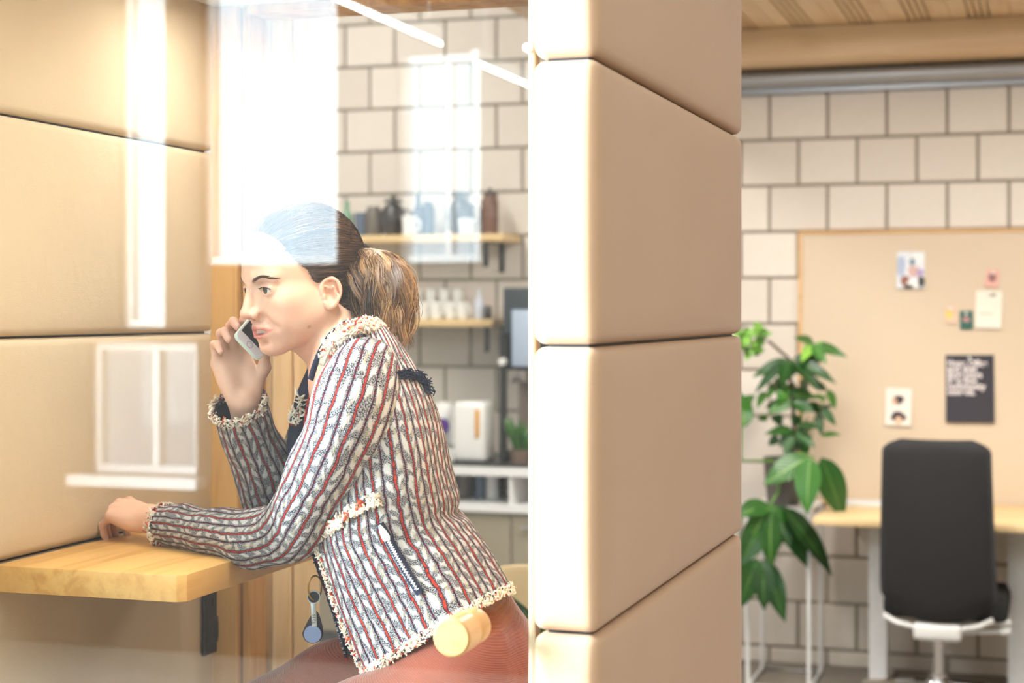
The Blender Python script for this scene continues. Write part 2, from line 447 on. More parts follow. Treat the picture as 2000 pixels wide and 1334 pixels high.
# housings of the added fill panels, then the linear pendants
for i, (loc, sx, sy, rad) in enumerate(FILL_PANELS):
    x, y, z = loc
    top = SLZ - 0.024 if z < 2.8 else 3.6
    lab = ['added fill light panel under the mezzanine, over the desk chair', 'added fill light panel under the mezzanine, behind the booth column',
           'long added fill light panel above the kitchen counter', 'long added fill light panel to the right of the camera', 'added fill light panel by the windows'][i]
    lm = empty('fill_panel', (x, y, top)); tag(lm, lab, 'lamp', 'added fill light panels')
    MB().box((x - sx / 2 - 0.02, y - sy / 2 - 0.02, z + 0.004), (x + sx / 2 + 0.02, y + sy / 2 + 0.02, z + 0.03)).build('lamp_housing', M['white_metal'], lm, smooth=False)
    if top - z > 0.05:
        for yy in (y - sy / 3, y + sy / 3):
            MB().tube([(x, yy, z + 0.03), (x, yy, top)], 0.004, 6).build('suspension_rod', M['steel'], lm)
M['led'] = plain('led_strip', (1, 1, 1), emit=(1.0, 0.98, 0.94), es=26.0)
a_ = mirror(660, 4, 0.28); 
def pend(px0, py0, px1, py1, zz):
    # reflected luminaire: the point at height zz whose mirror image shows at the pixel
    r = []
    for px, py in ((px0, py0), (px1, py1)):
        t = (px - CX) / F; d = (zz - CAMZ) * F / (HY - py); p = P(px, py, d); r.append(Vector((p.x, 2 * GY - p.y, p.z)))
    return r
for i, (q, lab) in enumerate((((655, 2, 860, 91), 'thin white linear pendant lamp hanging nearer to the booth front'), ((935, 126, 1034, 174), 'thin white linear pendant lamp hanging nearer to the windows'))):
    p0_, p1_ = pend(*q, 2.32); x = (p0_.x + p1_.x) / 2
    e = empty('pendant_lamp', (x, (p0_.y + p1_.y) / 2, 3.6)); tag(e, lab, 'lamp', 'linear pendant lamps')
    y0, y1 = sorted((p0_.y, p1_.y))
    MB().box((x - 0.012, y0, 2.335), (x + 0.012, y1, 2.37)).build('lamp_housing', M['white_metal'], e, smooth=False)
    MB().box((x - 0.0055, y0 + 0.005, 2.322), (x + 0.0055, y1 - 0.005, 2.334)).build('diffuser', M['led'], e, smooth=False)
    for yy in (y0 + 0.1, y1 - 0.1):
        MB().tube([(x, yy, 2.37), (x, yy, 3.6)], 0.0015, 5).build('suspension_wire', M['steel'], e)

# ================================================================== the phone booth
DN = 2.1
XO = -0.540; XI = -0.625; XL = -1.600; YF = 2.03; YB = 3.05
SEAM = [0.044 + 0.3602 * k for k in range(7)]
booth = empty('phone_booth', ((XO + XL) / 2, (YF + YB) / 2, 0.0))
tag(booth, 'office phone booth with padded beige walls, oak frame and clear glass front', 'booth')
def pad(lo, hi, r, bulge, mat):
    "upholstered panel: rounded box with softly domed faces"
    bm = bmesh.new(); bmesh.ops.create_cube(bm, size=1)
    lo = Vector(lo); hi = Vector(hi); c = (lo + hi) / 2; d = hi - lo
    for v in bm.verts: v.co = Vector((v.co.x * d.x, v.co.y * d.y, v.co.z * d.z))
    bmesh.ops.bevel(bm, geom=bm.edges[:], offset=r, segments=4, profile=0.5, affect='EDGES')
    bmesh.ops.subdivide_edges(bm, edges=[e for e in bm.edges if e.calc_length() > 0.05], cuts=12, use_grid_fill=True)
    h = d / 2
    for v in bm.verts:
        q = Vector([abs(v.co[i]) / h[i] for i in range(3)])
        k = (1 - q.z ** 4) * (1 - q.y ** 6)
        if abs(v.co.x) > h.x - r * 0.5: v.co.x += math.copysign(bulge * k, v.co.x)
        k2 = (1 - q.z ** 4) * (1 - min(1, q.x) ** 4)
        if abs(v.co.y) > h.y - r * 0.5: v.co.y += math.copysign(bulge * k2, v.co.y)
    bm.verts.index_update()
    m = MB().add([c + v.co for v in bm.verts], [tuple(v.index for v in f.verts) for f in bm.faces]); bm.free()
    return m.build('padded_panel', mat, booth)
for k in range(6):
    pad((XI, YF, SEAM[k] + 0.0018), (XO, YB, SEAM[k + 1] - 0.0018), 0.014, 0.004, M['felt'])
    pad((XL - 0.085, YF, SEAM[k] + 0.0018), (XL - 0.004, YB - 0.004, SEAM[k + 1] - 0.0018), 0.014, 0.004, M['wool'])
MB().box((XI + 0.016, YF + 0.016, 0.044), (XO - 0.016, YB - 0.016, 2.2)).build('wall_core', M['dark'], booth, smooth=False)
MB().box((XL - 0.07, YF + 0.016, 0.044), (XL - 0.02, YB - 0.02, 2.2)).build('wall_core', M['dark'], booth, smooth=False)
MB().box((XL - 0.085, YF, 0.0), (XO, YB, 0.042)).build('booth_floor', M['dark'], booth, smooth=False)
MB().box((XL, YF + 0.03, 2.135), (XI, YB, 2.205)).build('booth_ceiling', M['plaster'], booth, smooth=False)
# oak frame at the back: post, thin stop, head rail
pA = onY(437, 600, YB); pB = onY(471, 600, YB); pC = onY(475, 600, YB); pD = onY(490, 600, YB)
MB().rbox((pA.x - 0.02, YB - 0.02, 0.042), (pB.x, YB + 0.07, 2.135), 0.002, 1).build('frame_post', M['oak_z'], booth, smooth=False)
MB().rbox((pC.x, YB - 0.005, 0.042), (pD.x, YB + 0.07, 2.135), 0.002, 1).build('frame_stop', M['oak_z'], booth, smooth=False)
MB().rbox((XI - 0.05, YB - 0.02, 0.042), (XI - 0.0, YB + 0.07, 2.135), 0.002, 1).build('frame_post', M['oak_z'], booth, smooth=False)
MB().rbox((pD.x, YB - 0.02, 2.117), (XI - 0.05, YB + 0.07, 2.135), 0.002, 1).build('head_rail', M['oak_z'], booth, smooth=False)
# glass front with its door knob
gl = MB().box((XL + 0.002, GY - 0.004, 0.044), (XI - 0.004, GY + 0.004, 2.133)).build('front_glass', M['glass'], booth, smooth=False)
kc = onY(927, 1221, GY - 0.004)
kn = MB()
prof = [(0.0, 0.0), (0.021, 0.0), (0.0235, -0.003), (0.0235, -0.030), (0.0215, -0.033), (0.0215, -0.040), (0.0245, -0.043), (0.0245, -0.086), (0.022, -0.0895), (0.0, -0.090)]
n_ = 32; vs = []; fs = []
for r, y in prof:
    for k in range(n_):
        a_ = 2 * math.pi * k / n_; vs.append((kc.x + r * math.cos(a_), kc.y + y, kc.z + r * math.sin(a_)))
for i in range(len(prof) - 1):
    for k in range(n_): fs.append((i * n_ + k, i * n_ + (k + 1) % n_, (i + 1) * n_ + (k + 1) % n_, (i + 1) * n_ + k))
kn.add(vs, fs).build('door_knob', M['oak_knob'], gl)
MB().rbox((XI - 0.013, GY - 0.012, 0.044), (XI - 0.003, GY + 0.012, 2.133), 0.003, 2).build('edge_strip', plain('strip_pale', srgb(172, 156, 128), 0.5), booth)
bc = onY(1034, 95, GY - 0.01)
MB().tube([(bc.x, GY - 0.02, bc.z), (bc.x, GY - 0.008, bc.z)], 0.006, 16).build('hinge_cap', M['white_plastic'], booth)
# two small round ceiling lights with their own light
M['lampface'] = plain('lamp_face', (1, 1, 1), emit=(1.0, 0.95, 0.86), es=10.0)
for (lx_, ly_, rad_, lab_) in ((P(530, -26, 0.585 * F / 631.0).x, P(530, -26, 0.585 * F / 631.0).y, 38.0, 'round white ceiling light at the back of the phone booth'),
                         (-0.95, 2.22, 96.0, 'round white ceiling light near the glass front of the phone booth')):
    bl = empty('booth_lamp', (lx_, ly_, 2.135)); tag(bl, lab_, 'lamp', 'booth ceiling lights')
    MB().lathe([(0.0, -0.002), (0.085, -0.002), (0.09, -0.006), (0.09, -0.016), (0.07, -0.016), (0.07, -0.006), (0, -0.006)], (lx_, ly_, 2.135), 36).build('lamp_rim', M['white_metal'], bl)
    MB().lathe([(0.0, -0.0065), (0.069, -0.0065), (0.069, -0.008), (0.0, -0.009)], (lx_, ly_, 2.135), 36).build('lamp_diffuser', M['lampface'], bl)
    ld = bpy.data.lights.new('booth_lamp_light', 'AREA'); ld.shape = 'DISK'; ld.size = 0.12; ld.energy = rad_ * math.pi * math.pi * 0.06 ** 2; ld.color = (1.0, 0.94, 0.86)
    lo = bpy.data.objects.new('booth_lamp_light', ld); COL.objects.link(lo); lo.location = (lx_, ly_, 2.118); adopt(lo, bl)
# pine boards of the partition just behind the booth
pp = empty('pine_partition', onY(545, 600, 3.15).xy.to_3d()); tag(pp, 'pale pine board partition standing right behind the booth', 'partition')
for a0, a1, dy in ((486, 531, 0.01), (532, 571, 0.0), (572, 606, 0.004)):
    q0 = onY(a0, 600, 3.14); q1 = onY(a1, 600, 3.14)
    MB().rbox((q0.x, 3.135 + dy, 0.0), (q1.x - 0.001, 3.19, 3.6), 0.003, 1).build('board', M['pine_z'], pp, smooth=False)

# ------------------------------------------------------------------ wall table, socket
TZ = CAMZ - 0.405; TX1 = -1.264; TY0 = 2.298; TY1 = 2.88
tb = empty('wall_table', (XL, (TY0 + TY1) / 2, TZ)); tag(tb, 'solid oak wall table with cut corner fixed inside the phone booth', 'table')
bm = bmesh.new()
out = [(XL + 0.001, TY0), (TX1 - 0.012, TY0), (TX1, TY0 + 0.012), (TX1, TY1), (XL + 0.001, TY1)]
lo_ = [bm.verts.new((x, y, TZ - 0.042)) for x, y in out]; hi_ = [bm.verts.new((x, y, TZ)) for x, y in out]
bm.faces.new(lo_[::-1]); bm.faces.new(hi_)
for i in range(5): bm.faces.new((lo_[i], lo_[(i + 1) % 5], hi_[(i + 1) % 5], hi_[i]))
bmesh.ops.bevel(bm, geom=bm.edges[:], offset=0.002, segments=2, profile=0.5, affect='EDGES'); bm.verts.index_update()
MB().add([v.co.copy() for v in bm.verts], [tuple(v.index for v in f.verts) for f in bm.faces]).build('table_top', M['oak'], tb, sharp=40); bm.free()
s0 = onX(393, 1155, XL); s1 = onX(433, 1280, XL)
so = empty('power_socket', (XL, (s0.y + s1.y) / 2, (s0.z + s1.z) / 2)); tag(so, 'black double power socket plate on the padded wall below the table', 'socket')
z1 = s0.z; z0 = onX(393, 1282, XL).z; y0, y1 = s0.y, s1.y
MB().rbox((XL + 0.0005, y0, z0), (XL + 0.008, y1, z1), 0.002, 2).build('cover_plate', M['black_plastic'], so)
ym = (y0 + y1) / 2; hh = (z1 - z0)
for k in (-1, 1):
    MB().box((XL + 0.0075, ym - 0.003 + k * 0.012, z1 - hh * 0.26), (XL + 0.0085, ym + 0.003 + k * 0.012, z1 - hh * 0.14)).build('usb_slot', plain('slot', (0.005, 0.005, 0.005), 0.8), so, smooth=False)
MB().rbox((XL + 0.006, ym - 0.03, z0 + hh * 0.16), (XL + 0.011, ym + 0.03, z0 + hh * 0.56), 0.002, 2).build('socket_face', M['dark'], so)
MB().lathe([(0.0, 0.0), (0.017, 0.0), (0.018, 0.001), (0.018, 0.0015), (0.0, 0.0015)], (0, 0, 0), 24).xf(Matrix.Translation((XL + 0.0105, ym, z0 + hh * 0.36)) @ Matrix.Rotation(math.pi / 2, 4, 'Y')).build('socket_well', M['black_plastic'], so)
# ================================================================== desk corner on the right
# pinboard
b0 = onY(1560, 452, BY - 0.03); bz_lo = 0.70
pb = empty('pinboard', ((b0.x + 0.75) / 2, BY - 0.03, bz_lo)); tag(pb, 'large beige felt pinboard with thin oak frame above the desk', 'pinboard')
bx0, bx1, bzt = b0.x, 0.75, b0.z
MB().box((bx0 + 0.012, BY - 0.034, bz_lo + 0.012), (bx1 - 0.012, BY - 0.02, bzt - 0.012)).build('felt_panel', M['board'], pb, smooth=False)
M['oak_frame'] = wood('oak_frame', srgb(232, 190, 134), srgb(214, 166, 106), 'X', 0.5)
for lo, hi in (((bx0, BY - 0.042, bzt - 0.013), (bx1, BY - 0.018, bzt)), ((bx0, BY - 0.042, bz_lo), (bx1, BY - 0.018, bz_lo + 0.013)),
               ((bx0, BY - 0.042, bz_lo + 0.013), (bx0 + 0.013, BY - 0.018, bzt - 0.013)), ((bx1 - 0.013, BY - 0.042, bz_lo + 0.013), (bx1, BY - 0.018, bzt - 0.013))):
    MB().box(lo, hi).build('frame_rail', M['oak_frame'], pb, smooth=False)
PY = BY - 0.036
def sheet(name, x0, y0, x1, y1, mat, label, cat, tilt=0.0, pin=True):
    a = onY(x0, y0, PY); b = onY(x1, y1, PY); c = (a + b) / 2; w_, h_ = abs(b.x - a.x), abs(a.z - b.z)
    e = empty(name, c); tag(e, label, cat, 'papers pinned to the board')
    n = 8; vs = []; fs = []
    for i in range(n + 1):
        for j in range(2):
            v = i / n; curl = 0.010 * (1 - v) ** 2 if h_ > 0.1 else 0.006 * (1 - v) ** 2
            for k, off in enumerate((0.0, -0.0009)):
                vs.append((w_ * (j - 0.5), off - curl, h_ * (v - 0.5)))
    for i in range(n):
        q = lambda ii, j, k: ii * 4 + j * 2 + k
        fs += [(q(i, 0, 1), q(i, 1, 1), q(i + 1, 1, 1), q(i + 1, 0, 1)), (q(i, 1, 0), q(i, 0, 0), q(i + 1, 0, 0), q(i + 1, 1, 0)),
               (q(i, 0, 0), q(i, 0, 1), q(i + 1, 0, 1), q(i + 1, 0, 0)), (q(i, 1, 1), q(i, 1, 0), q(i + 1, 1, 0), q(i + 1, 1, 1))]
    fs += [(0, 2, 3, 1), (n * 4, n * 4 + 1, n * 4 + 3, n * 4 + 2)]
    T = Matrix.Translation(c) @ Matrix.Rotation(tilt, 4, 'Y')
    m = MB().add(vs, fs).xf(T); o = m.build('sheet', mat, e, smooth=False)
    if pin:
        pz = T @ Vector((0, -0.002, h_ / 2 - 0.012))
        MB().lathe([(0, 0), (0.004, 0), (0.003, 0.004), (0.0065, 0.010), (0.0065, 0.012), (0, 0.013)], (0, 0, 0), 12).xf(Matrix.Translation(pz) @ Matrix.Rotation(math.pi / 2, 4, 'X')).build('push_pin', M['white_plastic'], e)
    return e, c, w_, h_, T
def blotch_mat(name, base, spots):
    "flat print: soft patches (u, w, radius-u, radius-w, colour) on a base colour, in object metres about the centre"
    m, b = new_mat(name); x, y, z = xyz(coord('Object')); col = base
    for (cx, cz, rx, rz, cc) in spots:
        dx = (x - cx) * (1 / rx); dz = (z - cz) * (1 / rz)
        d = (dx * dx + dz * dz) + (noise(coord('Object'), 60, 3) - 0.5) * 1.2
        f = S(d.ramp(0.7, 1.1).o); inv = S.m(f * -1.0, 'ADD', 1.0)
        col = mixc(inv, col, cc)
    if isinstance(col, S): put(b.inputs['Base Color'], col)
    else: b.inputs['Base Color'].default_value = (*col, 1)
    b.inputs['Roughness'].default_value = 0.6; return m
def pc(px, py):
    p = onY(px, py, PY); return p.x, p.z
def spots_of(lst):
    return [(pc(px, py)[0], pc(px, py)[1], rx / F * 7.3, rz / F * 7.3, c) for px, py, rx, rz, c in lst]
sheet('photo_print', 1752, 492, 1806, 563, blotch_mat('photo_print', srgb(228, 232, 240), spots_of([
    (1760, 520, 9, 22, srgb(178, 190, 214)), (1790, 505, 14, 10, srgb(236, 240, 240)), (1785, 530, 12, 12, srgb(210, 176, 168)), (1768, 548, 9, 12, srgb(150, 96, 84)),
    (1785, 555, 14, 8, srgb(246, 244, 240)), (1800, 550, 7, 12, srgb(60, 66, 70)), (1797, 532, 8, 6, srgb(178, 150, 200)), (1775, 560, 10, 4, srgb(60, 50, 50)), (1782, 512, 6, 7, srgb(120, 140, 160))])),
    'glossy colour photo pinned high on the beige pinboard', 'photo')
sheet('pink_note', 1925, 527, 1951, 561, blotch_mat('pink_note', srgb(232, 178, 166), spots_of([(1938, 542, 7, 10, srgb(150, 104, 106))])), 'small pink note with a grey drawing, above the white sheet', 'note', 0.14)
sheet('white_note', 1905, 568, 1957, 641, blotch_mat('white_note', srgb(240, 234, 220), spots_of([(1940, 576, 5, 3, srgb(120, 116, 110)), (1925, 613, 14, 1.5, srgb(190, 184, 176))])), 'blank white paper sheet pinned right of the green tag', 'note', 0.03)
sheet('yellow_note', 1847, 598, 1867, 631, blotch_mat('yellow_note', srgb(236, 196, 176), spots_of([(1854, 614, 7, 10, srgb(240, 206, 110))])), 'tiny yellow and pink note left of the green tag', 'note', -0.05)
sheet('green_tag', 1875, 607, 1900, 643, blotch_mat('green_tag', srgb(38, 96, 84), spots_of([(1887, 624, 7, 5, srgb(190, 140, 140))])), 'small dark green tag card with pink print on the pinboard', 'card', -0.02)
e_, c_, w_, h_, T_ = sheet('dark_poster', 1847, 693, 1942, 826, plain('poster_black', srgb(52, 50, 60), 0.6), 'dark navy poster with bold white lettering above the chair', 'poster', -0.01)
M['print_white'] = plain('print_white', srgb(238, 230, 232), 0.6)
for i, tx in enumerate(('Home Office', 'and that', 'short hours', 'deep flow', 'community', 'connects.')):
    cu = bpy.data.curves.new('lettering', 'FONT'); cu.body = tx; cu.size = 0.0365; cu.extrude = 0.0002; cu.offset = 0.0012; cu.space_character = 1.0
    o = bpy.data.objects.new('lettering', cu); COL.objects.link(o)
    dg = bpy.context.evaluated_depsgraph_get(); me = bpy.data.meshes.new_from_object(o.evaluated_get(dg)); bpy.data.objects.remove(o)
    wd = max(v.co.x for v in me.vertices); tw = [0.83, 0.62, 0.72, 0.62, 0.80, 0.58][i] * w_
    me.materials.clear(); me.materials.append(M['print_white'])
    v_ = 0.5 - (0.15 + 0.085 * i); zz = h_ * v_; curl = 0.010 * (0.5 - v_) ** 2
    o = bpy.data.objects.new('lettering', me); COL.objects.link(o)
    me.transform(Matrix.Translation(c_ + Vector((-w_ * 0.47, -0.0016 - curl, zz - 0.004))) @ Matrix.Rotation(math.pi / 2, 4, 'X') @ Matrix.Diagonal((tw / wd, 1, 1, 1)))
    adopt(o, e_)
sheet('picture_card', 1730, 758, 1780, 831, blotch_mat('picture_card', srgb(244, 236, 226), spots_of([
    (1755, 781, 11, 9, srgb(60, 52, 62)), (1747, 784, 5, 6, srgb(214, 170, 140)), (1755, 814, 15, 11, srgb(56, 48, 56)), (1755, 821, 7, 8, srgb(236, 190, 160))])), 'white card with two dark arch drawings low on the pinboard', 'card', 0.02, False)
# desk
dz = 0.72; dyf = 6.62; dxl = onY(1606, 1000, 6.9).x
dk = empty('desk', ((dxl + 0.75) / 2, (dyf + BY - 0.05) / 2, 0)); tag(dk, 'birch topped desk with white steel legs under the pinboard', 'desk')
MB().rbox((dxl, dyf, dz - 0.028), (0.75, BY - 0.045, dz), 0.003, 2).build('desk_top', M['birch'], dk)
q0 = onY(1697, 1100, dyf + 0.30); q1 = onY(1733, 1100, dyf + 0.30); q2 = onY(1968, 1100, dyf + 0.30)
for x0, x1 in ((q0.x, q1.x), (q2.x, q2.x + (q1.x - q0.x) * 1.05)):
    MB().rbox((x0, dyf + 0.29, 0.03), (x1, dyf + 0.36, dz - 0.06), 0.004, 2).build('desk_leg', M['white_metal'], dk)
    MB().rbox((x0, dyf + 0.03, 0.0), (x1, dyf + 0.62, 0.03), 0.004, 2).build('desk_foot', M['white_metal'], dk)
MB().box((q0.x, dyf + 0.30, dz - 0.06), (q2.x + 0.07, dyf + 0.35, dz - 0.0285)).build('cross_beam', M['white_metal'], dk, smooth=False)
kb0 = onY(1648, 975, BY - 0.2)
k_ = empty('keyboard', (kb0.x + 0.1, BY - 0.22, dz)); tag(k_, 'white keyboard lying on the desk left of the chair', 'keyboard')
MB().rbox((kb0.x, BY - 0.29, dz), (kb0.x + 0.28, BY - 0.17, dz + 0.014), 0.004, 2).build('keyboard_base', M['white_plastic'], k_)
kp = None
for r in range(4):
    for c in range(12):
        loc = (kb0.x + 0.018 + c * 0.0222, BY - 0.275 + r * 0.026, dz + 0.014)
        if kp is None:
            kp = MB().rbox((-0.009, -0.009, 0), (0.009, 0.009, 0.005), 0.002, 1).build('key', M['white_plastic'], k_); kp.location = loc; adopt(kp, k_)
        else: shared(kp, 'key', loc, k_)
# office chair, back to the camera
cc = P(1834, 1000, 6.42); CXw, CYw = cc.x, cc.y
ch = empty('office_chair', (CXw, CYw, 0)); tag(ch, 'black fabric office chair with high back and chrome column at the desk', 'chair')
def surf_grid(name, fn, nu, nv, mat, parent, thick=0.0):
    vs = [fn(i / nu, j / nv) for j in range(nv + 1) for i in range(nu + 1)]
    fs = [(j * (nu + 1) + i, j * (nu + 1) + i + 1, (j + 1) * (nu + 1) + i + 1, (j + 1) * (nu + 1) + i) for j in range(nv) for i in range(nu)]
    return mesh_obj(name, vs, fs, mat, parent)
# outline of the backrest, swept into a soft shell (front pad and rear cover)
zt = P(1834, 857, 6.3).z; zb = P(1834, 1216, 6.3).z; HB = zt - zb
def half_w(v):      # v from 0 bottom to 1 top
    base = 0.214 * (1 - 0.10 * max(0, v - 0.25)) if v > 0.2 else 0.214
    if v < 0.14: base = 0.10 + (0.214 - 0.10) * (v / 0.14) ** 0.55
    if v > 0.93: base *= (1 - 0.34 * ((v - 0.93) / 0.07) ** 2.2)
    return base
vs = []; fs = []; NU, NV = 24, 44
R_ = Matrix.Rotation(-0.06, 4, 'Z')
for side in (0, 1):
    for j in range(NV + 1):
        v = j / NV; hw = half_w(v)
        for i in range(NU + 1):
            u = i / NU * 2 - 1
            x = u * hw; yy = 0.045 * (u * u) + 0.05 * (v - 0.35) ** 2 * 1.5 - 0.02
            edge = max(0.0, 1 - abs(u) ** 6) * max(0.0, 1 - abs(2 * v - 1) ** 14)
            yy += (0.028 if side else -0.020) * edge ** 0.5 + (0.02 if not side else 0.0) * 0
            tilt = -(v - 0.2) * 0.10
            vs.append(Vector((CXw, CYw - 0.12, zb)) + R_ @ Vector((x, yy + tilt, v * HB)))
nn = (NU + 1) * (NV + 1)
for side in (0, 1):
    for j in range(NV):
        for i in range(NU):
            q = [side * nn + j * (NU + 1) + i, side * nn + j * (NU + 1) + i + 1, side * nn + (j + 1) * (NU + 1) + i + 1, side * nn + (j + 1) * (NU + 1) + i]
            fs.append(tuple(q if side == 0 else q[::-1]))
for j in range(NV):
    for i in (0, NU):
        a_ = j * (NU + 1) + i; q = [a_, a_ + nn, a_ + nn + NU + 1, a_ + NU + 1]; fs.append(tuple(q if i == NU else q[::-1]))
for i in range(NU):
    for j in (0, NV):
        a_ = j * (NU + 1) + i; q = [a_, a_ + 1, a_ + 1 + nn, a_ + nn]; fs.append(tuple(q if j == NV else q[::-1]))
mesh_obj('backrest', vs, fs, M['black_fabric'], ch)
MB().rbox((CXw - 0.205, CYw - 0.06, zb - 0.005), (CXw + 0.255, CYw + 0.40, zb + 0.085), 0.03, 4).build('seat', M['black_fabric'], ch)
MB().rbox((CXw - 0.088, CYw - 0.125, zb - 0.072), (CXw + 0.088, CYw + 0.16, zb - 0.008), 0.016, 3).build('tilt_mechanism', M['white_plastic'], ch)
for k_s in (-1, 1):
    MB().tube([(CXw + k_s * 0.20, CYw - 0.08, zb + 0.012), (CXw + k_s * 0.15, CYw - 0.10, zb - 0.012), (CXw + k_s * 0.06, CYw - 0.10, zb - 0.03)], 0.010, 8).build('back_support', M['white_plastic'], ch)
for dz_ in (-0.012, -0.045):
    MB().tube([(CXw + 0.08, CYw - 0.02, zb + dz_ - 0.01), (CXw + 0.235, CYw - 0.02, zb + dz_ + 0.006)], 0.008, 8).tube([(CXw + 0.225, CYw - 0.02, zb + dz_ + 0.005), (CXw + 0.262, CYw - 0.02, zb + dz_ + 0.008)], 0.014, 10).build('lever', M['white_plastic'], ch)
MB().tube([(CXw, CYw, 0.13), (CXw, CYw, zb - 0.06)], 0.021, 18).tube([(CXw, CYw, 0.10), (CXw, CYw, 0.15)], 0.032, 18).build('gas_lift', M['chrome'], ch)
MB().lathe([(0, 0.06), (0.05, 0.06), (0.058, 0.085), (0.045, 0.125), (0.03, 0.135), (0, 0.135)], (CXw, CYw, 0), 20).build('hub', M['chrome'], ch)
for k in range(5):
    a_ = 2 * math.pi * k / 5 + 0.36
    tip = Vector((CXw + math.cos(a_) * 0.30, CYw + math.sin(a_) * 0.30, 0.075))
    MB().tube([(CXw + math.cos(a_) * 0.04, CYw + math.sin(a_) * 0.04, 0.10), tip], [0.024, 0.015], 8).build('base_arm', M['chrome'], ch)
    cw = MB().tube([tip + Vector((math.sin(a_) * 0.022, -math.cos(a_) * 0.022, -0.045)), tip + Vector((-math.sin(a_) * 0.022, math.cos(a_) * 0.022, -0.045))], 0.03, 14)
    cw.build('castor', M['black_plastic'], ch)
# ------------------------------------------------------------------ plants
def leaf_mesh(name, mat):
    nu, nv = 6, 10; vs = []; fs = []; uv = []
    for j in range(nv + 1):
        t = j / nv; hw = 0.5 * (math.sin(math.pi * t ** 0.78) ** 0.9) * (1 - 0.15 * t) if 0 < t < 1 else 0.0
        for i in range(nu + 1):
            u = i / nu * 2 - 1
            vs.append((t, u * hw, -0.22 * t * t + 0.10 * abs(u) * hw + 0.02 * math.sin(t * 12) * abs(u) * hw)); uv.append((u, t))
    fs = [(j * (nu + 1) + i, j * (nu + 1) + i + 1, (j + 1) * (nu + 1) + i + 1, (j + 1) * (nu + 1) + i) for j in range(nv) for i in range(nu)]
    me = bpy.data.meshes.new(name); me.from_pydata(vs, [], fs); me.materials.append(mat)
    me.polygons.foreach_set('use_smooth', [True] * len(me.polygons))
    l = me.uv_layers.new(name='UVMap'); idx = np.empty(len(me.loops), dtype=np.int32); me.loops.foreach_get('vertex_index', idx)
    l.data.foreach_set('uv', np.asarray(uv, dtype=np.float32)[idx].ravel()); me.update(); return me
def leaf_mat(name, c1, c2, cv):
    m, b = new_mat(name); u, t, _ = xyz(coord('UV')); r = rnd()
    col = mixc(r, c1, c2)
    mid = S.m(u.abs(), 'LESS_THAN', 0.07)
    side = (((t * 9.0 - u.abs() * 3.0).frac() - 0.5).abs()).lt(0.06) * 0.5
    put(b.inputs['Base Color'], mixc(mid.mx(side), col, cv)); b.inputs['Roughness'].default_value = 0.28
    b.inputs['Transmission Weight'].default_value = 0.0
    bump(b, ((t * 9.0 - u.abs() * 3.0) * 6.283).sin(), 0.25, 0.002); return m
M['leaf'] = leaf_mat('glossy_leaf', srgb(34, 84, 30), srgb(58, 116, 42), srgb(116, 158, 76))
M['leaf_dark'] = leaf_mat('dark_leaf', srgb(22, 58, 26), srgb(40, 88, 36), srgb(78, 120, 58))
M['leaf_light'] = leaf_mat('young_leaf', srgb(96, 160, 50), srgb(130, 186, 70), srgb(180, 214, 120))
LM = {k: leaf_mesh('leaf', M[k]) for k in ('leaf', 'leaf_dark', 'leaf_light')}
def leaf(parent, base, tip, width, kind='leaf', facing=None):
    x = tip - base; L = x.length; x.normalize()
    f = facing if facing is not None else (Vector((0, 0, 1)) * 0.5 - B * 0.8 + Vector((random.uniform(-.5, .5), random.uniform(-.3, .3), 0)))
    y = f.cross(x).normalized(); z = x.cross(y)
    o = bpy.data.objects.new('leaf', LM[kind]); COL.objects.link(o)
    o.matrix_world = Matrix.Translation(base) @ Matrix((x, y, z)).transposed().to_4x4() @ Matrix.Diagonal((L, width, L * 0.8, 1))
    m = o.matrix_world.copy(); lo, ro, sc_ = m.decompose(); o.location = lo; o.rotation_euler = ro.to_euler(); o.scale = sc_
    adopt(o, parent); return o
M['stem'] = plain('stem', srgb(96, 140, 62), 0.6)
M['trunk'] = plain('trunk', srgb(84, 70, 50), 0.8)
PD = 6.95
pot_c = P(1530, 935, PD); 
pl_ = empty('potted_plant', (pot_c.x, pot_c.y, P(1530, 985, PD).z)); tag(pl_, 'tall glossy green plant in a dark pot on a white wire stand', 'plant')
pz0 = P(1530, 985, PD).z; pz1 = P(1530, 893, PD).z; pr = 62 / F * PD / 2 * 1.25
MB().lathe([(0, 0), (pr * 0.8, 0), (pr, pz1 - pz0), (pr * 0.93, pz1 - pz0), (pr * 0.9, pz1 - pz0 - 0.03), (0, pz1 - pz0 - 0.03)], (pot_c.x, pot_c.y, pz0), 28).build('pot', plain('pot_dark', srgb(92, 88, 84), 0.7), pl_)
def PP(px, py, dd=0.0): return P(px, py, PD + dd)
root = Vector((pot_c.x, pot_c.y, pz1 - 0.02))
def stem(pts, r=0.006, mat='stem'): MB().tube(pts, [r * (1 - 0.5 * i / len(pts)) for i in range(len(pts))], 7).build('stem', M[mat], pl_)
tops = [PP(1556, 800), PP(1538, 700), PP(1545, 705), PP(1590, 672)]
stem([root, PP(1552, 860), PP(1548, 780), PP(1540, 700), PP(1500, 665)], 0.010, 'trunk')
stem([root, PP(1560, 850), PP(1575, 740), PP(1590, 672)], 0.008)
stem([root, PP(1565, 870), PP(1600, 800), PP(1620, 760)], 0.006)
stem([root, PP(1500, 900, -0.1), PP(1446, 900, -0.15), PP(1450, 800, -0.15)], 0.007)
stem([root, PP(1560, 885, -0.15), PP(1590, 893, -0.2)], 0.006)
stem([root, PP(1520, 960, -0.18), PP(1505, 985, -0.22)], 0.007)
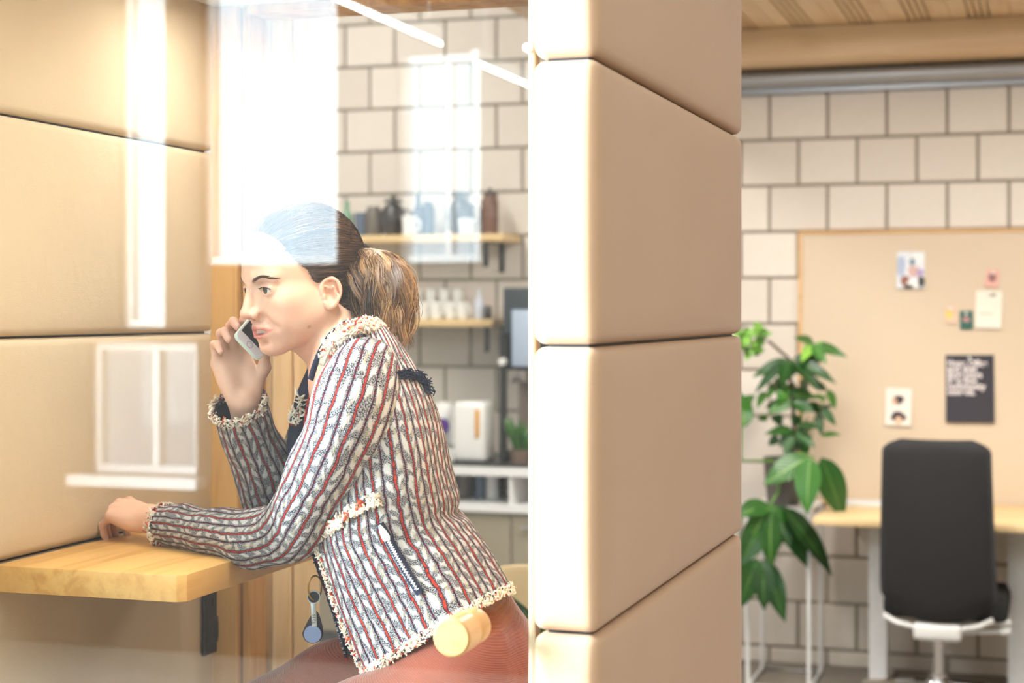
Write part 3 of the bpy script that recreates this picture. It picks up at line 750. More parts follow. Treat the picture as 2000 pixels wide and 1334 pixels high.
big = [  # base px, tip px, width m, kind
 ((1604, 893), (1654, 1018), 0.125, 'leaf_dark'), ((1582, 893), (1572, 1000), 0.115, 'leaf'), ((1578, 893), (1492, 938), 0.12, 'leaf'),
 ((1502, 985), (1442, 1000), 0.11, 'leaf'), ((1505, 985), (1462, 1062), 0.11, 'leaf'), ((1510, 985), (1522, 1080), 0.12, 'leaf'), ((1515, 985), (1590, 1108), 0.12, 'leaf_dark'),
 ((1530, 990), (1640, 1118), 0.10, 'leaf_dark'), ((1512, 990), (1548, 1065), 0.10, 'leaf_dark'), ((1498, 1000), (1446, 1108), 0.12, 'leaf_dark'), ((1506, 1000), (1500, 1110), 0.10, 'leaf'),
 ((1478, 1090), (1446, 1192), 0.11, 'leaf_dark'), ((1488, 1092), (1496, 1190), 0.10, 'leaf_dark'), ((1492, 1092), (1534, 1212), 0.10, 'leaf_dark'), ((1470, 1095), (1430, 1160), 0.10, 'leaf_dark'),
 ((1450, 800), (1456, 832), 0.09, 'leaf'), ((1452, 832), (1440, 760), 0.11, 'leaf'), ((1446, 800), (1470, 770), 0.07, 'leaf'),
 ((1560, 715), (1600, 660), 0.05, 'leaf_light'), ((1590, 672), (1652, 692), 0.05, 'leaf'), ((1588, 672), (1612, 706), 0.05, 'leaf'), ((1590, 672), (1560, 656), 0.05, 'leaf'), ((1584, 674), (1568, 700), 0.045, 'leaf_light'),
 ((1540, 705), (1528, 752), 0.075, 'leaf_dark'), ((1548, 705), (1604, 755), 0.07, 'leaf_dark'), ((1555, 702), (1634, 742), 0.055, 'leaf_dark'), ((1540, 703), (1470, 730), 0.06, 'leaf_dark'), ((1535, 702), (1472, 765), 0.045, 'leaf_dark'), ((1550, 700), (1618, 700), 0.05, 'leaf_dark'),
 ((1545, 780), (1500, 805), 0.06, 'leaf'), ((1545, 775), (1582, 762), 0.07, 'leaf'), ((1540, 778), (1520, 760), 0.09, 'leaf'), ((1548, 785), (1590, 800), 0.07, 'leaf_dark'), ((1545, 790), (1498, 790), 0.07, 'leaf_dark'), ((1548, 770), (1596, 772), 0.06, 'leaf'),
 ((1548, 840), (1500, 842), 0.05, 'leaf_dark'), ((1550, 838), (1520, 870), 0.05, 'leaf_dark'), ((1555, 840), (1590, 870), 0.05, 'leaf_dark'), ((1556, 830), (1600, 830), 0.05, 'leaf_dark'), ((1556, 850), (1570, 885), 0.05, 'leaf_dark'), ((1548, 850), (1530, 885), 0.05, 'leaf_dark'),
 ((1600, 800), (1625, 790), 0.035, 'leaf_dark'), ((1605, 795), (1632, 830), 0.04, 'leaf_dark'), ((1598, 805), (1604, 850), 0.04, 'leaf_dark'), ((1612, 780), (1590, 770), 0.03, 'leaf'), ((1620, 762), (1632, 800), 0.035, 'leaf'), ((1605, 850), (1640, 845), 0.03, 'leaf'), ((1495, 765), (1480, 790), 0.04, 'leaf'), ((1500, 815), (1480, 818), 0.035, 'leaf'),
]
for (bx, by), (tx, ty), w__, kd in big:
    dd = random.uniform(-0.10, 0.04) if by < 885 else -0.2 + random.uniform(-0.05, 0.05)
    leaf(pl_, PP(bx, by, dd), PP(tx, ty, dd - random.uniform(0.0, 0.10)), w__, kd)
for k in range(34):   # small dark leaves along the stems
    by = random.uniform(700, 870); bx = 1552 + random.uniform(-50, 60) * (0.5 + 0.5 * math.sin((by - 700) / 60)) ; a_ = random.uniform(0.2, 3.0)
    leaf(pl_, PP(bx, by, random.uniform(-0.08, 0.06)), PP(bx + 26 * math.cos(a_), by + 26 * math.sin(a_), random.uniform(-0.10, 0.02)), 0.042, random.choice(['leaf_dark', 'leaf', 'leaf_dark']))
for k in range(26):   # crowded light-green tuft at the top left
    bx = random.uniform(1446, 1500); by = random.uniform(640, 690); a_ = random.uniform(0, 6.28)
    leaf(pl_, PP(bx, by, random.uniform(-0.08, 0.05)), PP(bx + 20 * math.cos(a_), by + 18 * math.sin(a_), random.uniform(-0.10, 0.02)), 0.05, random.choice(['leaf_light', 'leaf', 'leaf_light']))
# white wire plant stand
st0 = onY(1489, 1295, 7.16); st1 = onY(1603, 1295, 7.16); yf = 6.80
sd = empty('plant_stand', ((st0.x + st1.x) / 2, (7.16 + yf) / 2, 0)); tag(sd, 'white wire plant stand with square foot beside the desk', 'plant stand')
r_ = 0.0085; zt_ = pz0 - 0.0095
for x in (st0.x, st1.x):
    for y in (yf, 7.16): MB().tube([(x, y, r_), (x, y, zt_)], r_, 10).build('leg', M['white_metal'], sd)
MB().tube([(st0.x, yf, r_), (st1.x, yf, r_), (st1.x, 7.16, r_), (st0.x, 7.16, r_), (st0.x, yf, r_)], r_, 10).build('foot_rail', M['white_metal'], sd)
MB().tube([(st0.x, yf, zt_), (st1.x, yf, zt_), (st1.x, 7.16, zt_), (st0.x, 7.16, zt_), (st0.x, yf, zt_)], r_, 10).build('top_rail', M['white_metal'], sd)
MB().box((st0.x, yf, zt_ - 0.004), (st1.x, 7.16, zt_ + 0.009)).build('tray', M['white_metal'], sd, smooth=False)

# ================================================================== kitchen corner behind the booth
KY = 6.78
def shelf(px0, px1, py, label, bpx):
    yb = BY - 0.018; yf_ = BY - 0.27
    a0 = onY(px0, py, yf_); a1 = onY(px1, py, yf_)
    e = empty('wall_shelf', ((a0.x + a1.x) / 2, yb, a0.z)); tag(e, label, 'shelf', 'kitchen wall shelves')
    MB().rbox((a0.x, yf_, a0.z - 0.017), (a1.x, yb, a0.z + 0.017), 0.003, 2).build('shelf_board', M['birch'], e)
    for b_ in bpx:
        x = onY(b_, py, yf_).x
        MB().box((x - 0.011, yf_ + 0.02, a0.z - 0.022), (x + 0.011, yb, a0.z - 0.0175)).box((x - 0.011, yb - 0.006, a0.z - 0.15), (x + 0.011, yb, a0.z - 0.022)).box((x - 0.011, yf_ + 0.02, a0.z - 0.13), (x + 0.011, yf_ + 0.026, a0.z - 0.022)).build('shelf_bracket', M['black_plastic'], e, smooth=False)
    return a0.z + 0.017, yf_
z1s, ysh = shelf(640, 985, 468, 'upper pale wooden wall shelf holding dark kitchenware', (946, 668))
z2s, _ = shelf(640, 963, 630, 'lower pale wooden wall shelf holding white mugs', (948, 668))
cols = {'grey_blue': srgb(96, 112, 136), 'charcoal': srgb(62, 60, 60), 'brown_grey': srgb(108, 100, 92), 'sage': srgb(126, 168, 140), 'navy': srgb(44, 62, 84), 'white': srgb(236, 236, 234), 'copper': srgb(120, 86, 70)}
KM = {k: plain('glaze_' + k, v, 0.3) for k, v in cols.items()}
def jar(name, px, pw, ph, zb_, prof, mat, label, cat, group, y=None, lid=None, handle=False):
    yy = y if y is not None else ysh + 0.12
    p = onY(px, 500, yy); d = (p - Vector((0, 0, CAMZ))).dot(B); R = pw / 2 / F * d; H = ph / F * d
    e = empty(name, (p.x, yy, zb_)); tag(e, label, cat, group)
    MB().lathe([(r * R, z * H) for r, z in prof], (p.x, yy, zb_), 24).build('vessel', mat, e)
    if lid: MB().lathe([(0, H), (R * 0.7, H), (R * 0.72, H + 0.012), (R * 0.2, H + 0.016), (R * 0.18, H + 0.03), (0, H + 0.032)], (p.x, yy, zb_), 20).build('lid', lid, e)
    if handle:
        h = [Vector((p.x + R * 0.92, yy - 0.01, zb_ + H * 0.25)), Vector((p.x + R * 1.45, yy - 0.015, zb_ + H * 0.3)), Vector((p.x + R * 1.5, yy - 0.015, zb_ + H * 0.68)), Vector((p.x + R * 0.92, yy - 0.01, zb_ + H * 0.78))]
        MB().tube([Vector(q) for q in cat_rom([tuple(q) for q in h], 10)], 0.005, 8).build('handle', mat, e)
    return e
CUP = [(0, 0), (0.72, 0), (0.8, 0.03), (1.0, 1.0), (0.93, 1.0), (0.75, 0.08), (0, 0.08)]
JAR = [(0, 0), (0.9, 0), (1.0, 0.08), (1.0, 0.8), (0.7, 0.95), (0.7, 1.0), (0, 1.0)]
BOT = [(0, 0), (0.95, 0), (1.0, 0.05), (1.0, 0.55), (0.4, 0.75), (0.36, 1.0), (0, 1.0)]
RND = [(0, 0), (0.55, 0), (0.85, 0.15), (1.0, 0.45), (0.9, 0.75), (0.5, 0.95), (0, 1.0)]
for (nm, px, pw, ph, pf, cm, lab, cat, kw) in (
    ('bottle', 678, 26, 70, BOT, 'sage', 'sage green bottle at the left end of the upper shelf', 'bottle', {}),
    ('mug', 706, 28, 46, CUP, 'grey_blue', 'blue grey mug beside the green bottle on the upper shelf', 'mug', {}),
    ('storage_jar', 730, 34, 58, JAR, 'brown_grey', 'brown grey storage jar right of the blue grey mug', 'jar', {}),
    ('teapot', 768, 52, 66, RND, 'charcoal', 'round charcoal teapot on the upper shelf', 'teapot', dict(handle=True, lid=KM['charcoal'])),
    ('bottle', 817, 24, 82, BOT, 'navy', 'tall dark navy bottle in the middle of the upper shelf', 'bottle', {}),
    ('storage_jar', 836, 26, 66, JAR, 'navy', 'navy storage jar just right of the tall bottle', 'jar', {}),
    ('kettle', 900, 56, 74, RND, 'charcoal', 'large round black kettle on the upper shelf', 'kettle', dict(handle=True, lid=KM['charcoal'])),
    ('coffee_grinder', 957, 34, 78, JAR, 'copper', 'dark brown coffee grinder at the right end of the upper shelf', 'grinder', dict(lid=KM['charcoal']))):
    jar(nm, px, pw, ph, z1s, pf, KM[cm], lab, cat, 'kitchenware on the upper shelf', **kw)
jar('mug', 800, 32, 38, z1s, CUP, KM['white'], 'white mug on the upper shelf in front of the teapot', 'mug', 'kitchenware on the upper shelf', y=ysh + 0.05, handle=True)
jar('bowl', 912, 36, 30, z1s, CUP, KM['white'], 'white bowl on the upper shelf in front of the kettle', 'bowl', 'kitchenware on the upper shelf', y=ysh + 0.022)
for i, px in enumerate((806, 828, 852, 880, 904)):
    jar('mug', px, 23, 34, z2s, CUP, M['ceramic'], 'white mug in the front row of the lower shelf, %s from the left' % ['first', 'second', 'third', 'fourth', 'fifth'][i], 'mug', 'white mugs on the lower shelf', y=ysh + 0.07, handle=True)
for i, px in enumerate((814, 842, 868, 894)):
    jar('tumbler', px, 22, 58, z2s, CUP, M['ceramic'], 'tall white tumbler in the back row of the lower shelf, %s from left' % ['first', 'second', 'third', 'fourth'][i], 'cup', 'white tumblers on the lower shelf', y=ysh + 0.18)
jar('bottle', 936, 20, 58, z2s, BOT, plain('pale_glaze', srgb(206, 212, 228), 0.2), 'pale blue bottle near the right end of the lower shelf', 'bottle', 'white mugs on the lower shelf', y=ysh + 0.1)
jar('storage_jar', 953, 16, 26, z2s, JAR, KM['charcoal'], 'small dark jar at the right end of the lower shelf', 'jar', 'white mugs on the lower shelf', y=ysh + 0.1)
# counter
c0 = onY(560, 915, KY); c1 = onY(1150, 915, KY); cz = onY(950, 906, KY).z
kc_ = empty('kitchen_counter', ((c0.x + c1.x) / 2, (KY + BY) / 2, 0)); tag(kc_, 'kitchen counter with dark worktop, white edge and open shelf', 'counter')
MB().box((c0.x, KY, cz - 0.012), (c1.x, BY - 0.02, cz)).build('worktop', plain('worktop_dark', srgb(58, 60, 58), 0.4), kc_, smooth=False)
MB().box((c0.x, KY - 0.004, cz - 0.05), (c1.x, BY - 0.03, cz - 0.0125)).build('edge_band', M['white_metal'], kc_, smooth=False)
z2 = onY(950, 985, KY).z; z3 = onY(950, 1000, KY).z
MB().box((c0.x, KY, z3), (c1.x, BY - 0.03, z2)).build('open_shelf', M['white_metal'], kc_, smooth=False)
MB().box((c0.x, BY - 0.05, z2 + 0.0005), (c1.x, BY - 0.03, cz - 0.051)).build('back_panel', plain('counter_back', srgb(120, 104, 84), 0.7), kc_, smooth=False)
xw = (c1.x - c0.x) / 4; zp = 0.12
for k in range(4):
    d_ = MB().rbox((c0.x + k * xw + 0.003, KY + 0.02, zp + 0.003), (c0.x + (k + 1) * xw - 0.003, KY + 0.04, z3 - 0.004), 0.002, 1).build('cabinet_door', plain('door_taupe', srgb(158, 148, 128), 0.6), kc_, smooth=False)
    MB().tube([(c0.x + k * xw + 0.05, KY, z3 - 0.06), (c0.x + k * xw + 0.17, KY, z3 - 0.06)], 0.006, 8).build('door_handle', M['steel'], d_)
    MB().box((c0.x + k * xw, KY + 0.0405, zp), (c0.x + (k + 1) * xw, BY - 0.03, z3 - 0.0005)).build('cabinet_box', M['white_metal'], kc_, smooth=False)
    MB().box((c0.x + k * xw - 0.008, KY + 0.01, z2 + 0.0005), (c0.x + k * xw + 0.008, BY - 0.051, cz - 0.051)).build('divider', M['white_metal'], kc_, smooth=False)
MB().box((c0.x, KY + 0.06, 0.0), (c1.x, BY - 0.03, zp - 0.0005)).build('plinth', plain('plinth_grey', srgb(120, 124, 130), 0.6), kc_, smooth=False)
for i, (px, pw, cm) in enumerate(((905, 30, 'brown_grey'), (938, 22, 'grey_blue'), (962, 26, 'white'), (1000, 26, 'brown_grey'))):
    jar('storage_box', px, pw, 46, z2 + 0.0005, [(0, 0), (0.95, 0), (1, 0.05), (1, 0.95), (0.95, 1), (0, 1)], KM[cm], '%s canister on the open counter shelf, %s from the left' % ({'brown_grey': 'brown grey', 'grey_blue': 'blue grey', 'white': 'white'}[cm], ['first', 'second', 'third', 'fourth', 'fifth'][i]), 'canister', 'canisters under the counter', y=KY + 0.2)
# on the counter: white electric kettle with an amber gauge, canister with a purple dot, coffee machine, herb
kp_ = onY(927, 900, KY + 0.14); kw = 34 / F * 7.2; kh = cz + 118 / F * 7.2
ke = empty('electric_kettle', (kp_.x, KY + 0.14, cz)); tag(ke, 'white electric kettle with an amber water gauge on the counter', 'kettle')
MB().rbox((kp_.x - kw, KY + 0.06, cz), (kp_.x + kw, KY + 0.22, kh), 0.022, 4).build('kettle_body', M['ceramic'], ke)
g0 = onY(932, 800, KY + 0.058)
MB().rbox((g0.x - 0.010, KY + 0.055, onY(932, 855, KY + 0.06).z), (g0.x + 0.010, KY + 0.0605, g0.z), 0.002, 2).build('water_gauge', plain('amber', srgb(226, 164, 74), 0.3), ke)
MB().tube([(kp_.x - kw + 0.002, KY + 0.14, kh - 0.03), (kp_.x - kw - 0.03, KY + 0.14, kh - 0.05), (kp_.x - kw - 0.03, KY + 0.14, cz + 0.08), (kp_.x - kw + 0.002, KY + 0.14, cz + 0.05)], 0.009, 8).build('kettle_handle', M['ceramic'], ke)
ca = jar('canister', 866, 42, 112, cz, [(0, 0), (0.95, 0), (1, 0.03), (1, 0.9), (0.9, 0.96), (0, 1)], M['ceramic'], 'white canister with a round purple emblem on the counter', 'canister', 'things on the counter', y=KY + 0.2)
pu = onY(864, 832, KY + 0.2 - 0.052)
MB().lathe([(0, 0), (0.034, 0), (0.034, 0.006), (0, 0.007)], (0, 0, 0), 20).xf(Matrix.Translation(pu) @ Matrix.Rotation(math.pi / 2, 4, 'X')).build('emblem', plain('purple', srgb(92, 50, 150), 0.4), ca)
jar('bowl', 874, 34, 24, cz, CUP, KM['white'], 'low white bowl beside the electric kettle', 'bowl', 'things on the counter', y=KY + 0.06)
cm0 = onY(968, 905, KY + 0.1); cm1 = onY(1062, 905, KY + 0.1); ct = onY(1010, 562, KY + 0.2).z
cf = empty('coffee_machine', ((cm0.x + cm1.x) / 2, KY + 0.25, cz)); tag(cf, 'tall black coffee machine with steel parts at the right end of the counter', 'coffee machine')
xa = onY(990, 600, KY + 0.2).x
MB().rbox((xa, KY + 0.14, onY(1000, 722, KY + 0.2).z), (cm1.x, KY + 0.45, ct), 0.01, 3).build('grinder_body', plain('machine_slate', srgb(54, 64, 70), 0.45), cf)
MB().rbox((xa + 0.045, KY + 0.125, onY(1000, 715, KY + 0.2).z), (xa + 0.15, KY + 0.141, onY(1000, 605, KY + 0.2).z), 0.006, 2).build('front_panel', plain('panel_blue', srgb(176, 192, 214), 0.25), cf)
MB().tube([(onY(983, 690, KY + 0.12).x, KY + 0.12, cz + 0.01), (onY(983, 690, KY + 0.12).x, KY + 0.12, onY(983, 655, KY + 0.12).z), (xa + 0.03, KY + 0.16, onY(983, 655, KY + 0.12).z)], 0.018, 10).build('steam_column', M['black_plastic'], cf)
MB().tube([(onY(983, 705, KY + 0.1).x, KY + 0.075, onY(983, 706, KY + 0.1).z), (onY(983, 705, KY + 0.1).x, KY + 0.105, onY(983, 706, KY + 0.1).z)], 0.016, 14).build('dial', M['white_plastic'], cf)
MB().rbox((onY(968, 900, KY + 0.1).x, KY + 0.16, cz), (cm1.x, KY + 0.42, cz + 0.04), 0.006, 2).build('drip_tray', M['black_plastic'], cf)
MB().rbox((xa + 0.02, KY + 0.30, cz + 0.04), (cm1.x, KY + 0.42, onY(1000, 722, KY + 0.2).z), 0.006, 2).build('machine_back', plain('machine_brown', srgb(122, 108, 98), 0.5), cf)
MB().tube([(xa + 0.07, KY + 0.2, onY(1000, 722, KY + 0.2).z - 0.05), (xa + 0.07, KY + 0.2, onY(1000, 722, KY + 0.2).z)], 0.022, 14).tube([(xa + 0.07, KY + 0.2, onY(1000, 722, KY + 0.2).z - 0.035), (xa + 0.07, KY + 0.05, onY(1000, 722, KY + 0.2).z - 0.045)], 0.008, 8).build('group_head', M['steel'], cf)
hp = onY(1012, 900, KY + 0.03)
he = empty('herb_pot', (hp.x, KY + 0.05, cz)); tag(he, 'small leafy green plant in front of the coffee machine', 'plant')
MB().lathe([(0, 0), (0.035, 0), (0.045, 0.06), (0.04, 0.06), (0.037, 0.05), (0, 0.05)], (hp.x, KY + 0.055, cz), 20).build('pot', plain('terracotta_grey', srgb(116, 96, 86), 0.8), he)
for k in range(16):
    a_ = k * 2.4; bs_ = Vector((hp.x, KY + 0.055, cz + 0.045)); hgt = random.uniform(0.06, 0.17)
    leaf(he, bs_, bs_ + Vector((math.cos(a_) * 0.06, math.sin(a_) * 0.05, hgt)), 0.04, 'leaf')
# plywood chair and a plant in a yellow pot glimpsed between the hip and the column
wc = P(1035, 1150, 5.0)
pc_ = empty('plywood_chair', (wc.x, wc.y, 0)); tag(pc_, 'pale moulded plywood chair standing behind the booth', 'chair')
vs = []; fs = []; NU, NV = 16, 16
for s_ in (0, 1):
    for j in range(NV + 1):
        for i in range(NU + 1):
            u = i / NU * 2 - 1; v = j / NV
            vs.append((wc.x + u * 0.21 * (1 - 0.35 * max(0, v - 0.7) ** 1.2), wc.y + 0.06 * u * u + 0.10 * (1 - v) ** 2 - 0.04 * v + s_ * 0.012, 0.44 + v * 0.34 - 0.06 * u * u * v))
nn = (NU + 1) * (NV + 1)
for s_ in (0, 1):
    for j in range(NV):
        for i in range(NU):
            q = [s_ * nn + j * (NU + 1) + i, s_ * nn + j * (NU + 1) + i + 1, s_ * nn + (j + 1) * (NU + 1) + i + 1, s_ * nn + (j + 1) * (NU + 1) + i]; fs.append(tuple(q if s_ == 0 else q[::-1]))
for j in range(NV):
    for i in (0, NU): a_ = j * (NU + 1) + i; fs.append((a_, a_ + nn, a_ + nn + NU + 1, a_ + NU + 1))
for i in range(NU):
    for j in (0, NV): a_ = j * (NU + 1) + i; fs.append((a_, a_ + 1, a_ + 1 + nn, a_ + nn))
mesh_obj('backrest', vs, fs, M['birch'], pc_)
MB().rbox((wc.x - 0.2, wc.y + 0.08, 0.43), (wc.x + 0.2, wc.y + 0.48, 0.448), 0.008, 2).build('seat', M['birch'], pc_)
for sx in (-1, 1):
    for sy in (0, 1): MB().tube([(wc.x + sx * 0.16, wc.y + 0.13 + sy * 0.3, 0.43), (wc.x + sx * 0.2, wc.y + 0.07 + sy * 0.42, 0.0)], 0.009, 8).build('leg', M['steel'], pc_)
yp = P(1050, 1330, 4.3); zy = P(1050, 1302, 4.3).z
ys = empty('side_stool', (yp.x, yp.y, 0)); tag(ys, 'small low wooden stool carrying the yellow plant pot', 'stool')
MB().lathe([(0, zy - 0.16), (0.13, zy - 0.16), (0.135, zy - 0.15), (0.13, zy - 0.14), (0, zy - 0.14)], (yp.x, yp.y, 0), 28).build('seat', M['birch'], ys)
for k in range(3):
    a_ = k * 2.094; MB().tube([(yp.x + 0.08 * math.cos(a_), yp.y + 0.08 * math.sin(a_), zy - 0.16), (yp.x + 0.13 * math.cos(a_), yp.y + 0.13 * math.sin(a_), 0)], 0.012, 8).build('leg', M['birch'], ys)
yo = empty('yellow_pot_plant', (yp.x, yp.y, zy - 0.14)); tag(yo, 'broad leaved green plant in a bright yellow pot behind the booth', 'plant')
MB().lathe([(0, 0), (0.055, 0), (0.07, 0.14), (0.063, 0.14), (0.06, 0.12), (0, 0.12)], (yp.x, yp.y, zy - 0.14), 26).build('pot', plain('yellow_glaze', srgb(246, 200, 20), 0.35), yo)
for bx, by, tx, ty, w__ in ((1055, 1300, 1000, 1165, 0.10), (1055, 1300, 1008, 1245, 0.08), (1050, 1300, 1075, 1180, 0.10), (1055, 1300, 1110, 1230, 0.09), (1050, 1295, 1015, 1270, 0.05), (1060, 1300, 1040, 1200, 0.09)):
    leaf(yo, P(bx, by, 4.3), P(tx, ty, 4.2), w__, 'leaf_dark')
# ================================================================== person: signed-distance sculpting
class Sdf:
    "smooth unions and cuts of rounded shapes, turned into one continuous surface"
    def __init__(s): s.ops = []; s.zs = 1.0; s.frame(np.eye(3), np.zeros(3))
    def frame(s, R, t, zs=1.0): s.zs = zs; s.R = np.array(R, float); s.t = np.array(t, float); return s
    def w(s, p):
        p = np.array(p, float)
        if p[2] < 0: p = p * np.array([1, 1, s.zs])
        return s.R @ p + s.t
    def _add(s, fn, c, rad, k, sub): s.ops.append((fn, np.array(c), rad, k, sub)); return s
    def ell(s, c, r, k=0.01, sub=False, rot=None):
        c = s.w(c); r = np.array(r, float); R = s.R @ np.array(rot) if rot is not None else s.R
        def fn(p):
            q = ((p - c) @ R) / r; k0 = np.sqrt((q * q).sum(-1)) + 1e-9; q2 = q / r
            return k0 * (k0 - 1) / (np.sqrt((q2 * q2).sum(-1)) + 1e-9)
        return s._add(fn, c, r.max(), k, sub)
    def cap(s, a, b, ra, rb=None, k=0.01, sub=False):
        a = s.w(a); b = s.w(b); rb = ra if rb is None else rb; ab = b - a; L2 = float(ab @ ab) + 1e-12
        def fn(p):
            t = np.clip(((p - a) @ ab) / L2, 0, 1); d = p - a - t[..., None] * ab
            return np.sqrt((d * d).sum(-1)) - (ra + (rb - ra) * t)
        return s._add(fn, (a + b) / 2, math.sqrt(L2) / 2 + max(ra, rb), k, sub)
    def chain(s, pts, rs, k=0.01, sub=False):
        for i in range(len(pts) - 1): s.cap(pts[i], pts[i + 1], rs[i], rs[i + 1], k, sub)
        return s
    def half(s, p0, n, k=0.005):
        "cut away the side the normal points to"
        p0 = s.w(p0); n = s.R @ np.array(n, float); n = n / np.linalg.norm(n)
        return s._add(lambda p: -((p - p0) @ n), p0, 9.0, k, True)
    def ev(s, pts, bc, br):
        f = np.full(pts.shape[:-1], 0.2)
        for fn, c, rad, k, sub in s.ops:
            msk = np.sqrt(((bc - c) ** 2).sum(-1)) < rad + br + k + 0.05
            if not msk.any(): continue
            v = fn(pts[msk]); a = f[msk]
            if not sub:
                h = np.clip(0.5 + 0.5 * (a - v) / k, 0, 1); f[msk] = a + (v - a) * h - k * h * (1 - h)
            else:
                v = -v; h = np.clip(0.5 - 0.5 * (a - v) / k, 0, 1); f[msk] = a + (v - a) * h + k * h * (1 - h)
        return f
    def surface(s, vox):
        cs_ = [(c - rad - 0.02, c + rad + 0.02) for fn, c, rad, k, sub in s.ops if not sub]
        lo = np.min([a for a, b in cs_], 0); hi = np.max([b for a, b in cs_], 0)
        bs = 8 * vox; n = np.ceil((hi - lo) / bs).astype(int) + 1
        g = np.stack(np.meshgrid(*[np.arange(k) for k in n], indexing='ij'), -1).reshape(-1, 3)
        cen = lo + (g + 0.5) * bs
        f = np.concatenate([s.ev(cen[i:i + 60000], cen[i:i + 60000], bs) for i in range(0, len(cen), 60000)])
        g = g[np.abs(f) < bs * 1.8]
        lat = np.stack(np.meshgrid(*[np.arange(9)] * 3, indexing='ij'), -1)
        key = lambda q: (q[..., 0].astype(np.int64) * 4000 + q[..., 1]) * 4000 + q[..., 2]
        K = []; V = []; E = []
        off = np.array([[i, j, k] for i in (0, 1) for j in (0, 1) for k in (0, 1)])
        for i0 in range(0, len(g), 1200):
            gg = g[i0:i0 + 1200]; idx = gg[:, None, None, None, :] * 8 + lat
            pts = lo + idx * vox; N = len(gg)
            f = s.ev(pts.reshape(N, -1, 3), lo + (gg + 0.5) * bs, bs * 0.87).reshape(N, 9, 9, 9); ins = f < 0
            cnt = sum(ins[:, a:a + 8, b:b + 8, c:c + 8].astype(np.int8) for a, b, c in off)
            act = np.argwhere((cnt > 0) & (cnt < 8))
            if not len(act): continue
            fv = np.stack([f[act[:, 0], act[:, 1] + a, act[:, 2] + b, act[:, 3] + c] for a, b, c in off], 1)
            base = gg[act[:, 0]] * 8 + act[:, 1:]
            sm = np.zeros((len(act), 3)); ct = np.zeros(len(act))
            for a in range(8):
                for b in range(a + 1, 8):
                    if np.abs(off[a] - off[b]).sum() != 1: continue
                    cr = (fv[:, a] < 0) != (fv[:, b] < 0); t = np.where(cr, fv[:, a] / np.where(cr, fv[:, a] - fv[:, b], 1), 0)
                    sm += cr[:, None] * (off[a] + t[:, None] * (off[b] - off[a])); ct += cr
            V.append(lo + (base + sm / ct[:, None]) * vox); K.append(key(base))
            for ax in range(3):
                sl0 = [slice(None), slice(0, 8), slice(0, 8), slice(0, 8)]; sl1 = list(sl0); sl1[ax + 1] = slice(1, 9)
                a = ins[tuple(sl0)]; b = ins[tuple(sl1)]; e = np.argwhere(a != b)
                E.append((ax, gg[e[:, 0]] * 8 + e[:, 1:], a[tuple(e.T)]))
        K = np.concatenate(K); V = np.concatenate(V); o = np.argsort(K); Ks = K[o]
        faces = []
        for ax, q, sg in E:
            u, v = (ax + 1) % 3, (ax + 2) % 3; eu = np.eye(3, dtype=int)[u]; ev_ = np.eye(3, dtype=int)[v]
            cells = [key(q - eu - ev_), key(q - ev_), key(q), key(q - eu)]
            ii = [np.clip(np.searchsorted(Ks, c), 0, len(Ks) - 1) for c in cells]
            ok = np.all([Ks[i] == c for i, c in zip(ii, cells)], 0)
            fc = np.stack([o[i] for i in ii], 1)[ok]; sg = sg[ok]
            fc[~sg] = fc[~sg][:, ::-1]; faces.append(fc)
        return V, np.concatenate(faces)
def fast_mesh(name, V, Fq, mat, parent, col=None, uv=None):
    me = bpy.data.meshes.new(name); me.vertices.add(len(V)); me.vertices.foreach_set('co', V.astype(np.float32).ravel())
    me.loops.add(Fq.size); me.loops.foreach_set('vertex_index', Fq.astype(np.int32).ravel())
    me.polygons.add(len(Fq)); me.polygons.foreach_set('loop_start', np.arange(0, Fq.size, 4, dtype=np.int32))
    me.polygons.foreach_set('use_smooth', [True] * len(Fq)); me.materials.append(mat); me.update(calc_edges=True); me.validate()
    if col is not None:
        a = me.attributes.new('Col', 'FLOAT_COLOR', 'POINT'); c = np.ones((len(V), 4), dtype=np.float32); c[:, :3] = col
        a.data.foreach_set('color', c.ravel())
    o = bpy.data.objects.new(name, me); COL.objects.link(o); adopt(o, parent); return o

HD = 2.67                                       # camera depth of the face
def ctop(a, b, z): return A * a + B * b + Z * z  # camera-aligned vector -> world
def N3(v): return np.array(tuple(v))
person = empty('person', P(900, 1430, 2.68)); 
tag(person, 'woman in striped tweed jacket and rust trousers talking on a phone at the booth table', 'person')

# ---- head frame: x forward (towards the left of the picture), y her left (to the camera), z up
yaw, pit = math.radians(37), math.radians(10)
f0 = ctop(-math.cos(yaw), -math.sin(yaw), 0); l0 = ctop(math.sin(yaw), -math.cos(yaw), 0)
hx = f0 * math.cos(pit) - Z * math.sin(pit); hz = Z * math.cos(pit) + f0 * math.sin(pit)
HR = np.stack([N3(hx), N3(l0), N3(hz)], 1)
HS = 1.0
HT = N3(P(501, 566, HD)) - HR @ np.array([0.080, 0, 0.004])
def hw_(x, y, z): return Vector(HR @ np.array([x, y, z]) + HT)
ZS = 0.885
sd_ = Sdf(); sd_.frame(HR, HT, ZS)
E = sd_.ell; Cp = sd_.cap
E((-0.014, 0, 0.036), (0.090, 0.072, 0.082), 0.01)                       # skull
E((0.030, 0, 0.040), (0.062, 0.061, 0.058), 0.02)                        # forehead
E((0.030, 0, -0.020), (0.053, 0.057, 0.075), 0.02)                       # face mass
